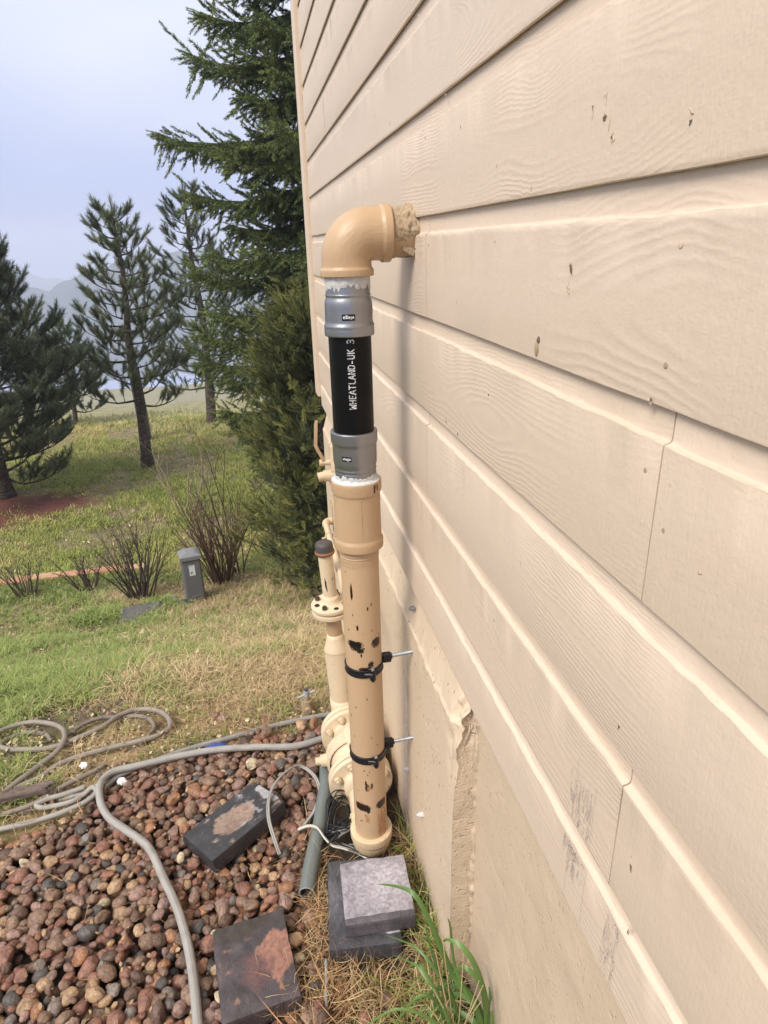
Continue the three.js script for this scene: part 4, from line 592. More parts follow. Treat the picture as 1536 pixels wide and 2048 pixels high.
bareShrub('low straggly leafless shrub with bleached twigs before the open pine', -1.05, -7.9, 0.95, 9, 0.95, 97, [0.40, 0.32, 0.22]);

// ---------------------------------------------------------------- pedestal, stepping stone, edging
{
  const x = -0.735, z = -5.36, y = groundFine(x, z) - 0.03, g = thing('utility_pedestal', 'grey plastic utility pedestal with a white sticker among the bare shrubs', 'utility box', [x, y, z]); g.rotation.y = 0.2;
  const grey = new THREE.MeshStandardMaterial({ color: C(0.14, 0.14, 0.15), roughness: 0.55, bumpMap: pipeBump, bumpScale: 0.001 });
  const body = roundBox(0.165, 0.46, 0.15, 0.012, 0, 1, 8); mesh('body', body, grey, g);
  const lid = (() => { const q = new THREE.BoxGeometry(0.183, 0.05, 0.168, 6, 3, 6), p = q.attributes.position; for (let i = 0; i < p.count; i++) { const k = p.getY(i) > 0.02 ? 0.72 : 1; p.setXYZ(i, p.getX(i) * k, p.getY(i) + 0.485 + (Math.abs(p.getX(i)) < 0.07 && p.getY(i) > 0.02 ? 0.008 : 0), p.getZ(i) * k); } return creased(q, 0.5); })(); mesh('lid', lid, new THREE.MeshStandardMaterial({ color: C(0.21, 0.21, 0.22), roughness: 0.5 }), g);
  const st = mesh('sticker', new THREE.PlaneGeometry(0.05, 0.10).translate(0.0, 0.36, 0.0765), new THREE.MeshStandardMaterial({ roughness: 0.5, map: canvasTex(64, 128, (c) => { c.fillStyle = '#d8dde0'; c.fillRect(0, 0, 64, 128); c.fillStyle = '#3a4048'; c.fillRect(10, 84, 30, 8); c.fillRect(10, 98, 20, 10); c.fillStyle = '#8c979c'; c.fillRect(6, 8, 46, 6); }) }), g); st.userData.label = 'white sticker';
  const lumpy = (s, seed) => { const q = mergeVertices(new THREE.IcosahedronGeometry(1, 3)), p = q.attributes.position; for (let i = 0; i < p.count; i++) { const v = V(p.getX(i), p.getY(i), p.getZ(i)), k = 1 + 0.4 * fbm(v.x * 1.6 + seed, v.y * 1.6, v.z * 1.6 + seed, 3); p.setXYZ(i, v.x * s[0] * k, v.y * s[1] * k, v.z * s[2] * k); } q.computeVertexNormals(); return q; };
  single('plastic_sheet', 'crumpled dark plastic on the soil at the foot of the pedestal', 'litter', lumpy([0.14, 0.035, 0.10], 4), mat(0.035, 0.035, 0.04, 0.4), [-0.86, groundFine(-0.86, -5.2), -5.2]);
  single('plastic_sheet', 'pale crumpled plastic scrap between shrub and pedestal', 'litter', lumpy([0.07, 0.04, 0.05], 9), mat(0.32, 0.32, 0.33, 0.5), [-0.98, groundFine(-0.98, -5.45), -5.45]);
  const sx = -1.15, sz = -5.06, slab = roundBox(0.34, 0.07, 0.24, 0.02, 0.02, 5, 7); const s = single('stepping_stone', 'grey stone slab half sunk in the grass before the bare shrub', 'stone slab', slab, new THREE.MeshStandardMaterial({ color: C(0.115, 0.112, 0.105), map: concMap, bumpMap: concBump, bumpScale: 0.01, roughness: 0.85 }), [sx, groundFine(sx, sz) - 0.03, sz]); s.rotation.set(0.16, 0.12, 0);
  const ed = thing('lawn_edging', 'row of terracotta edging stones along the lawn', 'edging', [-2.15, -1.40, -6.32]);
  const eg = [0, 1, 2].map((k) => roundBox(0.265, 0.10, 0.12, 0.008, 0.006, 20 + k, 4)), em = [[0.48, 0.25, 0.16], [0.43, 0.21, 0.13], [0.52, 0.30, 0.20]].map((c) => new THREE.MeshStandardMaterial({ color: C(...c), map: concMap, bumpMap: concBump, bumpScale: 0.004, roughness: 0.9 }));
  for (let i = 0; i < 6; i++) { const m = mesh('edging_stone', eg[i % 3], em[(i * 7) % 3], ed), ex = -0.66 + i * 0.272; m.position.set(ex, groundFine(ex - 2.15, -6.32 - 0.012 * i) + 1.40 - 0.055 + 0.006 * vnoise(i, 2), -0.012 * i + 0.01 * vnoise(i, 5)); m.rotation.y = 0.04 * vnoise(i * 1.3, 8); }
}
// ---------------------------------------------------------------- pavers
const paverMat = (base, patches, seed) => new THREE.MeshStandardMaterial({ roughness: 0.46, bumpMap: concBump, bumpScale: 0.003, map: dataTex(384, 384, (u, v) => {
  const n = fbm(u * 7 + seed, v * 7, 0, 5), q = hash(Math.floor(u * 384), Math.floor(v * 384), seed); let c = base.map((k) => k * (1 + 0.35 * n) + (q > 0.985 ? 60 : 0) + (q - 0.5) * 10);
  for (const [cx, cy, rx, ry, col, soft] of patches) { const d = Math.max(0, 1 - Math.hypot((u - cx) / rx, (v - cy) / ry)), m = step(0.0, soft, d - 0.10 + 0.36 * fbm(u * 9 + seed * 3 + cx * 20, v * 9 + cy * 30, 0, 5) * (d < 0.8 ? 1 : 0.5)); if (v > 0.10) c = c.map((k, i) => k + (col[i] * (1 + 0.22 * fbm(u * 30, v * 30, 0, 3)) - k) * m); }
  return c.map((k) => k / 255);
}, true) });
function paverGeo(w, h, d, seed) { const g = roundBox(w, h, d, 0.005, 0.0035, seed, 9); const p = g.attributes.position, n = g.attributes.normal, uv = g.attributes.uv; for (let i = 0; i < p.count; i++) if (Math.abs(n.getY(i)) > 0.6) uv.setXY(i, p.getX(i) / w + 0.5, 0.5 - p.getZ(i) / d); else uv.setXY(i, (Math.abs(n.getX(i)) > 0.6 ? p.getZ(i) / d : p.getX(i) / w) * 0.9 + 0.5, p.getY(i) / d * 0.2 + 0.015); return g; }
{
  let m = single('paver', 'dark concrete paver with a dried mud patch, tilted on the gravel beside the looped cable', 'paver', paverGeo(0.155, 0.052, 0.265, 1), paverMat([52, 50, 52], [[0.50, 0.48, 0.34, 0.32, [140, 118, 104], 0.16], [0.5, 0.98, 0.4, 0.12, [160, 156, 158], 0.2], [0.62, 0.40, 0.26, 0.16, [128, 106, 94], 0.5]], 4), [-0.190, 0.022, -1.515]); m.rotation.set(0.03, -0.92, 0.10, 'YXZ');
  m = single('paver', 'dark concrete paver with a worn pinkish patch lying among straw and gravel', 'paver', paverGeo(0.180, 0.058, 0.225, 2), paverMat([68, 60, 62], [[0.80, 0.52, 0.32, 0.32, [142, 102, 88], 0.18], [0.50, 0.40, 0.30, 0.28, [96, 68, 66], 0.6], [0.4, 0.95, 0.7, 0.2, [60, 52, 46], 0.4]], 6), [-0.143, 0.002, -1.085]); m.rotation.set(0.02, 0.14, 0.0, 'YXZ');
  m = single('paver', 'lower dark grey paver of the stack under the riser', 'paver', paverGeo(0.180, 0.056, 0.250, 3), paverMat([62, 60, 64], [[0.9, 0.18, 0.3, 0.12, [170, 167, 170], 0.3], [0.1, 0.5, 0.25, 0.5, [100, 97, 101], 0.9]], 8), [0.138, 0.0, -1.190]); m.rotation.set(0, -0.09, 0.0, 'YXZ');
  m = single('paver', 'upper pale grey paver with its wet sheen painted pale, on top of the stack under the riser', 'paver', paverGeo(0.178, 0.048, 0.178, 4), paverMat([80, 75, 80], [[0.55, 0.5, 2.2, 2.2, [152, 145, 152], 0.9], [0.7, 0.6, 0.7, 0.7, [168, 161, 167], 0.9]], 10), [0.174, 0.0575, -1.178]); m.rotation.set(0.01, -0.05, 0.0, 'YXZ');  // pale top patches put the wet sheen into the colour
}
// ---------------------------------------------------------------- hoses, cables, conduit
const hoseBump = dataTex(128, 256, (u, v) => 0.5 + 0.3 * vnoise(u * 30, v * 3, 0, 30) + 0.2 * fbm(u * 8, v * 20, 0, 3, 8));
const keepClear = [];   // where hoses and cables lie: stones and grass leave room
const clearOf = (x, z, d) => { let m = null; for (const k of keepClear) { const q = Math.hypot(k.x - x, k.z - z); if (q < d + k.r && (!m || k.y < m.y)) m = k; } return m; };
function layHose(label, pts, r, n, seg, material) { const P = curve(pts, n); for (const p of P) keepClear.push({ x: p.x, y: p.y - r, z: p.z, r }); return single('garden_hose', label, 'hose', sweep(P, r, seg), material); }
const hoseMat = (r, g, b) => new THREE.MeshStandardMaterial({ color: C(r, g, b), roughness: 0.6, bumpMap: hoseBump, bumpScale: 0.001, map: dataTex(64, 256, (u, v) => { const n = fbm(u * 5, v * 30, 0, 4, 5); return [0.92 + 0.25 * n, 0.9 + 0.25 * n, 0.88 + 0.28 * n]; }) });
layHose('thick grey hose curving over the gravel from the flanged valve', [[-0.262, 0.042, -0.90], [-0.273, 0.042, -0.991], [-0.298, 0.042, -1.133], [-0.336, 0.042, -1.261], [-0.389, 0.042, -1.381], [-0.447, 0.042, -1.499], [-0.516, 0.042, -1.571], [-0.58, 0.040, -1.637], [-0.623, 0.036, -1.723], [-0.634, 0.030, -1.811], [-0.606, 0.026, -1.85], [-0.534, 0.025, -1.861], [-0.385, 0.024, -1.879], [-0.269, 0.024, -1.881], [-0.127, 0.026, -1.86], [0.008, 0.026, -1.835], [0.12, 0.02, -1.862], [0.26, 0.01, -1.90]], 0.0115, 160, 16, hoseMat(0.33, 0.315, 0.295));
layHose('grey hose running past the small spigot at the edge of the gravel', [[-0.80, -0.005, -1.80], [-0.70, 0.002, -1.79], [-0.639, 0.006, -1.80], [-0.591, 0.003, -1.85], [-0.508, 0.001, -1.889], [-0.451, -0.003, -1.915], [-0.346, -0.008, -1.949], [-0.226, -0.011, -1.973], [-0.11, -0.015, -2.001], [0.019, -0.018, -2.02], [0.15, -0.019, -2.03], [0.28, -0.02, -2.03]], 0.0098, 90, 14, hoseMat(0.27, 0.26, 0.25));
layHose('weathered grey-brown hose lying in wide loops on the grass', [[-0.985, 0.009, -1.79], [-0.945, 0.012, -1.857], [-0.888, 0.002, -1.949], [-0.838, -0.008, -2.035], [-0.834, -0.020, -2.12], [-0.868, -0.040, -2.206], [-0.936, -0.058, -2.272], [-1.016, -0.070, -2.311], [-1.082, -0.068, -2.298], [-1.112, -0.060, -2.268], [-1.136, -0.046, -2.215], [-1.109, -0.037, -2.165], [-1.065, -0.034, -2.14], [-1.016, -0.030, -2.112], [-0.953, -0.030, -2.098], [-0.886, -0.034, -2.094], [-0.838, -0.034, -2.106], [-0.775, -0.029, -2.127], [-0.713, -0.037, -2.175], [-0.668, -0.056, -2.256], [-0.609, -0.066, -2.29], [-0.538, -0.060, -2.264], [-0.474, -0.038, -2.182], [-0.454, -0.025, -2.099], [-0.486, -0.016, -2.054], [-0.543, -0.012, -2.033], [-0.621, -0.014, -2.025], [-0.697, -0.012, -2.01], [-0.769, -0.010, -1.989], [-0.818, -0.007, -1.962], [-0.863, -0.008, -1.915], [-0.907, -0.002, -1.885], [-0.97, 0.003, -1.85], [-1.06, 0.006, -1.84]], 0.0098, 260, 14, hoseMat(0.27, 0.235, 0.20));
layHose('thin brown hose looping inside the wide hose loop on the grass', [[-0.848, -0.046, -2.155], [-0.836, -0.044, -2.169], [-0.793, -0.060, -2.242], [-0.737, -0.069, -2.274], [-0.673, -0.077, -2.272], [-0.59, -0.066, -2.245], [-0.536, -0.050, -2.185], [-0.517, -0.037, -2.124], [-0.53, -0.031, -2.073], [-0.552, -0.036, -2.03], [-0.62, -0.04, -1.99]], 0.0082, 80, 12, hoseMat(0.22, 0.185, 0.155));
layHose('short loop of brown hose end lying in the grass by the broken plank', [[-1.096, -0.045, -2.10], [-1.10, -0.05, -2.15], [-1.08, -0.052, -2.185], [-1.07, -0.061, -2.215], [-1.026, -0.071, -2.251], [-0.982, -0.068, -2.241], [-0.929, -0.058, -2.206], [-0.894, -0.05, -2.155]], 0.008, 60, 12, hoseMat(0.21, 0.18, 0.15));
layHose('pale grey hose bent into a tight hairpin near the broken plank', [[-1.05, 0.02, -1.70], [-0.935, 0.02, -1.684], [-0.852, 0.02, -1.687], [-0.782, 0.019, -1.699], [-0.72, 0.018, -1.718], [-0.674, 0.017, -1.742], [-0.645, 0.022, -1.772], [-0.66, 0.026, -1.792], [-0.69, 0.014, -1.775], [-0.716, 0.014, -1.757], [-0.769, 0.014, -1.749], [-0.813, 0.014, -1.752], [-0.828, 0.013, -1.768], [-0.806, 0.013, -1.784], [-0.752, 0.013, -1.795], [-0.69, 0.012, -1.815]], 0.0085, 120, 12, hoseMat(0.34, 0.32, 0.29));
layHose('straight run of brown hose passing under the broken plank', [[-0.65, -0.008, -1.93], [-0.671, -0.002, -1.904], [-0.715, 0.004, -1.873], [-0.764, 0.008, -1.839], [-0.791, 0.010, -1.818], [-0.84, 0.012, -1.775], [-0.892, 0.013, -1.757], [-0.96, 0.014, -1.745], [-1.08, 0.012, -1.74]], 0.0085, 60, 12, hoseMat(0.25, 0.21, 0.18));
{
  const pl = roundBox(0.235, 0.020, 0.042, 0.003, 0.006, 12, 8), p = pl.attributes.position; for (let i = 0; i < p.count; i++) if (p.getX(i) > 0.08) p.setX(i, p.getX(i) - 0.03 * (0.5 + 0.9 * vnoise(p.getZ(i) * 220, p.getY(i) * 200)) * ((p.getX(i) - 0.08) / 0.04)); pl.computeVertexNormals();
  const m = single('broken_plank', 'weathered grey-brown plank with a splintered end lying over the hoses', 'plank', creased(pl, 0.6), new THREE.MeshStandardMaterial({ color: C(0.25, 0.18, 0.15), map: barkMap, bumpMap: boardMats[4].bumpMap, bumpScale: 0.003, roughness: 0.85 }), [-0.905, 0.020, -1.812]); m.rotation.y = 0.10;
}
{ // hollow conduit with a cut near end
  const c = thing('drain_conduit', 'grey-green plastic conduit lying beside the riser with its cut end open', 'conduit', [0, 0, 0]);
  const pts = curve([[0.105, 0.030, -1.74], [0.088, 0.034, -1.62], [0.070, 0.034, -1.54], [0.050, 0.032, -1.455], [0.028, 0.030, -1.385], [0.006, 0.028, -1.305], [-0.004, 0.027, -1.262]], 40), cm = new THREE.MeshStandardMaterial({ color: C(0.155, 0.175, 0.165), roughness: 0.5, bumpMap: concBump, bumpScale: 0.003, map: concMap });
  for (const p of pts) keepClear.push({ x: p.x, y: p.y - 0.022, z: p.z, r: 0.022 });
  mesh('outer_wall', sweep(pts, 0.0225, 28, false), cm, c); mesh('inner_wall', sweep(pts, 0.0195, 24, false), mat(0.05, 0.05, 0.055, 0.8), c);
  const d = pts[40].clone().sub(pts[39]).normalize(); mesh('rim', latheTo([[0.0195, 0], [0.0195, 0.0012], [0.0225, 0.0012], [0.0225, 0]], pts[40].toArray(), d.toArray(), 28), mat(0.30, 0.31, 0.30, 0.6), c);
}
{ // tangle of black wire at the foot of the riser
  const g = thing('wire_tangle', 'tangled bundle of black wires at the foot of the riser', 'wires', [0.12, 0.03, -1.46]), r = rng(21), bm = mat(0.012, 0.012, 0.013, 0.5), gm = mat(0.16, 0.15, 0.14, 0.6);
  for (let i = 0; i < 26; i++) { const a = r() * 0.9 - 0.45, R = 0.05 + r() * 0.035, c0 = V((r() - 0.5) * 0.03, 0.0 + r() * 0.02, (r() - 0.5) * 0.05), pts = []; for (let k = 0; k <= 14; k++) { const t = (k / 14) * (3.2 + r() * 0.3) * (i % 3 ? 1 : 1.7) - 0.3, x = Math.cos(t) * R * 0.55, y = Math.abs(Math.sin(t)) * R * 0.75, z = Math.sin(t * 0.9 + a) * R * 0.9; pts.push([c0.x + x * Math.cos(a) + (r() - 0.5) * 0.006, c0.y + y * 0.8 + (r() - 0.5) * 0.004, c0.z + z + x * Math.sin(a)]); } mesh('wire', tube(pts, i % 6 === 5 ? 0.0026 : 0.0021, 34, 6), i % 6 === 5 ? gm : bm, g); }
  for (let i = 0; i < 7; i++) mesh('wire', tube([[-0.04 + i * 0.01, 0.01, 0.06 + i * 0.004], [0.0 + i * 0.012, 0.008 + r() * 0.01, 0.10 + r() * 0.02], [0.06, 0.012, 0.115 + r() * 0.02], [0.12 + r() * 0.02, 0.006, 0.09]], 0.0024, 24, 6), i % 2 ? gm : bm, g);
}
const cableMat = mat(0.42, 0.40, 0.36, 0.55);
single('flat_cable', 'grey flat cable arching in a loop over the gravel by the tilted paver', 'cable', mergeGeometries([-1, 1].map((s) => tube([[-0.070, 0.028, -1.40], [-0.080, 0.055, -1.425], [-0.094, 0.085, -1.49], [-0.083, 0.095, -1.575], [-0.036, 0.085, -1.655], [0.012, 0.065, -1.695], [0.055, 0.05, -1.659], [0.067, 0.042, -1.592], [0.042, 0.036, -1.527], [0.008, 0.026, -1.49]].map(([x, y, z]) => [x + s * 0.0026, y + s * 0.001, z]), 0.0030, 90, 8))), mat(0.30, 0.285, 0.26, 0.5));
single('flat_cable', 'white flat cable running from the base elbow over the conduit', 'cable', mergeGeometries([-1, 1].map((s) => tube([[0.190, 0.030, -1.312], [0.155, 0.040, -1.342], [0.11, 0.048, -1.365], [0.081, 0.054, -1.376], [0.062, 0.062, -1.40], [0.045, 0.064, -1.436], [0.018, 0.050, -1.462], [-0.011, 0.034, -1.47]].map(([x, y, z]) => [x, y + s * 0.001, z + s * 0.0028]), 0.0030, 70, 8))), mat(0.50, 0.47, 0.41, 0.55));
single('metal_rod', 'thin galvanised rod stuck in the straw before the paver stack', 'rod', cylBetween([0.027, 0.035, -1.068], [0.003, 0.018, -0.86], 0.0044, 0.0044, 14), rodMat);
{ // small spigot standing at the hose
  const x = 0.068, z = -2.09, y = groundFine(x, z), s = thing('yard_spigot', 'short tan spigot with a pale tee handle behind the hoses', 'spigot', [x, y - 0.03, z]);
  mesh('body', mergeGeometries([cylBetween([0, 0, 0], [0, 0.06, 0], 0.020, 0.020, 20), cylBetween([0, 0.055, 0], [0, 0.10, 0], 0.0235, 0.020, 20), cylBetween([0, 0.07, 0], [0.002, 0.07, 0.035], 0.014, 0.012, 6), cylBetween([0, 0.10, 0], [0, 0.125, 0], 0.012, 0.010, 16)].map((g) => g.toNonIndexed())), new THREE.MeshStandardMaterial({ color: C(0.40, 0.30, 0.19), map: pipeMap, roughness: 0.6, bumpMap: concBump, bumpScale: 0.003 }), s);
  mesh('handle', mergeGeometries([cylBetween([-0.036, 0.118, 0.006], [0.034, 0.134, -0.004], 0.0045, 0.0055, 10), cylBetween([0, 0.118, 0], [0, 0.140, 0], 0.012, 0.010, 8)].map((g) => g.toNonIndexed())), mat(0.36, 0.36, 0.35, 0.5), s); mesh('screw', cylBetween([0, 0.145, 0], [0, 0.150, 0], 0.008, 0.008, 12), mat(0.05, 0.05, 0.06, 0.5), s);
}
// ---------------------------------------------------------------- scraps
const crumple = (s, seed, det = 3) => { const q = mergeVertices(new THREE.IcosahedronGeometry(1, det)), p = q.attributes.position; for (let i = 0; i < p.count; i++) { const v = V(p.getX(i), p.getY(i), p.getZ(i)), k = 1 + 0.75 * fbm(v.x * 2.1 + seed, v.y * 2.1, v.z * 2.1 + seed, 3); p.setXYZ(i, v.x * s[0] * k, v.y * s[1] * k, v.z * s[2] * k); } return creased(q, 0.5); };
single('blue_rag', 'small blue scrap of cloth caught under the hoses', 'scrap', crumple([0.035, 0.008, 0.014], 3), mat(0.02, 0.06, 0.30, 0.7), [-0.272, -0.006, -1.935]);
single('white_scrap', 'white paper scrap lying on the grassy slope', 'litter', crumple([0.05, 0.012, 0.035], 5), mat(0.62, 0.64, 0.66, 0.7), [-0.844, groundFine(-0.844, -2.963) + 0.03, -2.963]);
single('white_scrap', 'small white crumpled scrap between the hose loops', 'litter', crumple([0.013, 0.011, 0.011], 7), mat(0.72, 0.73, 0.74, 0.7), [-0.718, 0.006, -1.925]);
single('white_scrap', 'small white scrap on the gravel inside the hose bend', 'litter', crumple([0.016, 0.010, 0.013], 8), mat(0.70, 0.70, 0.72, 0.7), [-0.573, 0.012, -1.812]);

// ---------------------------------------------------------------- river stones
const stoneMap = dataTex(256, 256, (u, v) => { const n = fbm(u * 6, v * 6, 0, 5, 6), q = vnoise(u * 70, v * 70, 0, 70), s = vnoise(u * 34 + 9, v * 34, 0, 34) > 0.72 ? -0.25 : 0; const b = 0.80 + 0.62 * n + 0.16 * q + s; return [b, b * 0.99, b * 0.98]; });
const stoneBump = dataTex(256, 256, (u, v) => 0.5 + 0.35 * fbm(u * 14, v * 14, 0, 4, 14) - (vnoise(u * 50, v * 50, 0, 50) > 0.75 ? 0.2 : 0));
const TONES = [['red-brown', 0.29, 0.135, 0.092], ['brown', 0.275, 0.168, 0.112], ['dark grey', 0.105, 0.088, 0.078], ['tan', 0.48, 0.31, 0.18], ['pinkish', 0.33, 0.205, 0.165], ['orange-brown', 0.37, 0.18, 0.095], ['grey', 0.24, 0.195, 0.165], ['pale', 0.60, 0.49, 0.33], ['dark brown', 0.155, 0.092, 0.064]];
const TW = [0.22, 0.50, 0.56, 0.64, 0.77, 0.85, 0.90, 0.912, 1];
const stoneMats = TONES.map(([, r, g, b], i) => new THREE.MeshStandardMaterial({ color: C(r, g, b), map: stoneMap, bumpMap: stoneBump, bumpScale: 0.003, roughness: 0.5 }));
const stoneGeos = Array.from({ length: 9 }, (_, s) => {
  const g = mergeVertices(new THREE.IcosahedronGeometry(1, s < 7 ? 4 : 3)), p = g.attributes.position, r = rng(900 + s), fl = 0.55 + 0.25 * r(), el = 0.75 + 0.25 * r(), cuts = Array.from({ length: 4 + (s % 3) }, () => [V(r() - 0.5, r() - 0.5, r() - 0.5).normalize(), 0.62 + 0.25 * r()]);
  for (let i = 0; i < p.count; i++) { const v = V(p.getX(i), p.getY(i), p.getZ(i)), o = v.clone(); for (const [d, h] of cuts) { const t = v.dot(d) - h; if (t > 0) v.addScaledVector(d, -t * 0.72); } v.multiplyScalar(1 + 0.16 * fbm(o.x * 1.3 + s * 4, o.y * 1.3, o.z * 1.3 + 5, 3) + 0.015 * vnoise(o.x * 9, o.y * 9, o.z * 9 + s)); p.setXYZ(i, v.x, v.y * fl, v.z * el); }
  g.deleteAttribute('normal'); g.computeVertexNormals(); const uv = g.attributes.uv; for (let i = 0; i < p.count; i++) uv.setXY(i, p.getX(i) * 0.5 + p.getY(i) * 0.23 + s * 0.13, p.getZ(i) * 0.5 + p.getY(i) * 0.31); return g;
});
{
  const r = rng(3100), cell = 0.06, gridm = new Map(), stones = [];
  const inPaver = (x, z) => (Math.abs(x + 0.143 - 0.14 * (z + 1.085)) < 0.088 && Math.abs(z + 1.085) < 0.112) || (x > 0.03 && z > -1.34 && z < -1.03);
  const inP1 = (x, z, m) => { const dx = x + 0.19, dz = z + 1.515, c = Math.cos(0.92), q = Math.sin(0.92), a = dx * c + dz * q, b = -dx * q + dz * c; return Math.abs(a) < 0.0775 + m * 0.5 && Math.abs(b) < 0.1325 + m * 0.5; };
  const drop = (x, z, rad) => {
    let y = groundFine(x, z) + rad * 0.35; const ci = Math.floor(x / cell), cj = Math.floor(z / cell);
    for (let a = -1; a <= 1; a++) for (let b = -1; b <= 1; b++) for (const o of gridm.get((ci + a) * 9999 + cj + b) || []) { const d = Math.hypot(o.x - x, o.z - z), s = (o.rad + rad) * 0.80; if (d < s) y = Math.max(y, o.y + Math.sqrt(s * s - d * d) * 0.72); }
    if (y > groundFine(x, z) + 0.050) return; const cl = clearOf(x, z, rad * 0.8); if (cl && y + rad * 0.55 > cl.y + 0.002) return; if (inP1(x, z, rad) && y > 0.012) return; const k = ci * 9999 + cj, st = { x, y, z, rad }; if (!gridm.has(k)) gridm.set(k, []); gridm.get(k).push(st); stones.push(st);
  };
  for (let i = 0; i < 15000; i++) { const x = -1.3 + r() * 1.45, z = -2.0 + r() * 1.35, rad = (i < 5000 ? 0.0125 + 0.0125 * Math.pow(r(), 1.3) : 0.009 + 0.0085 * r()); if (!inPoly(x + 0.02 * vnoise(x * 20, z * 20), z + 0.02 * vnoise(x * 20 + 9, z * 20)) || inPaver(x, z)) continue; drop(x, z, rad); }
  for (const [x, z, s] of [[-0.302, -2.472, 0.026], [-0.212, -2.299, 0.025], [-0.357, -2.327, 0.022], [-0.333, -2.292, 0.024], [-0.263, -2.135, 0.022], [-0.24, -2.31, 0.016], [-0.29, -2.15, 0.018], [-0.18, -2.14, 0.02], [-0.10, -2.08, 0.019], [-0.27, -2.45, 0.018], [-0.05, -1.28, 0.03], [-0.045, -1.23, 0.024], [0.0, -1.2, 0.022], [0.10, -0.93, 0.022], [0.16, -0.98, 0.018], [0.27, -1.0, 0.02]]) drop(x, z, s);
  const E = V(0, EYE, 0); for (const s of stones) s.size = s.rad / E.distanceTo(V(s.x, s.y, s.z)) * (s.y > groundFine(s.x, s.z) + 0.012 ? 1.35 : 0.7) * (s.x > -1.0 && s.z < -0.92 ? 1 : 0.2);
  stones.sort((a, b) => b.size - a.size);
  const rest = stoneGeos.map(() => []), tone = (q) => TW.findIndex((w) => q <= w);
  stones.forEach((s, i) => {
    const gi = Math.floor(r() * stoneGeos.length), ti = tone(r()), q = new THREE.Quaternion().setFromEuler(new THREE.Euler((r() - 0.5) * 1.1, r() * 6.283, (r() - 0.5) * 1.1)), sc = [s.rad * (1.0 + 0.35 * r()), s.rad * 1.05, s.rad * (0.95 + 0.2 * r())], v = 0.85 + 0.35 * r();
    if (i < 300) { const m = mesh(numbered('river_stone'), stoneGeos[gi], stoneMats[ti], scene); m.position.set(s.x, s.y, s.z); m.quaternion.copy(q); m.scale.set(...sc); m.userData = { label: `rounded ${TONES[ti][0]} river stone lying in the gravel bed`, category: 'stone', group: `${TONES[ti][0]} river stones in the gravel bed` }; }
    else rest[gi].push({ p: V(s.x, s.y, s.z), q, s: sc, c: C(TONES[ti][1] * v, TONES[ti][2] * v, TONES[ti][3] * v) });
  });
  rest.forEach((l, k) => { const im = instanced(numbered('gravel'), stoneGeos[k], new THREE.MeshStandardMaterial({ color: C(1, 1, 1), map: stoneMap, bumpMap: stoneBump, bumpScale: 0.003, roughness: 0.5 }), l, scene); im.userData = { kind: 'stuff', label: 'smaller river stones filling the gravel bed', category: 'gravel' }; });
  console.log('stones', stones.length);
}
// ---------------------------------------------------------------- grass, straw
function bladeClump(n, h, w, spread, curl, seed, seg = 3) {
  const r = rng(seed), pos = [], idx = [];
  for (let i = 0; i < n; i++) {
    const a = r() * 6.283, b = r() * 6.283, L = h * (0.45 + 0.55 * r()), lean = curl * (0.4 + 0.9 * r()), o = V(Math.cos(b), 0, Math.sin(b)).multiplyScalar(spread * Math.sqrt(r())), d = V(Math.cos(a), 0, Math.sin(a)), s = V(-d.z, 0, d.x), base = pos.length / 3;
    for (let k = 0; k <= seg; k++) { const t = k / seg, th = lean * t * (0.5 + 0.8 * t), p = o.clone().addScaledVector(d, L * t * Math.sin(th)).add(V(0, L * t * Math.cos(th * 0.9) - 0.004, 0)), ww = (w / 2) * (1 - t * t * 0.92) * (0.7 + 0.5 * r()); const l = p.clone().addScaledVector(s, -ww), q = p.clone().addScaledVector(s, ww); pos.push(l.x, l.y, l.z, q.x, q.y, q.z); if (k < seg) { const c = base + k * 2; idx.push(c, c + 1, c + 2, c + 1, c + 3, c + 2); } }
  }
  const g = new THREE.BufferGeometry(); g.setAttribute('position', new THREE.Float32BufferAttribute(pos, 3)); g.setIndex(idx); g.computeVertexNormals(); return g;
}
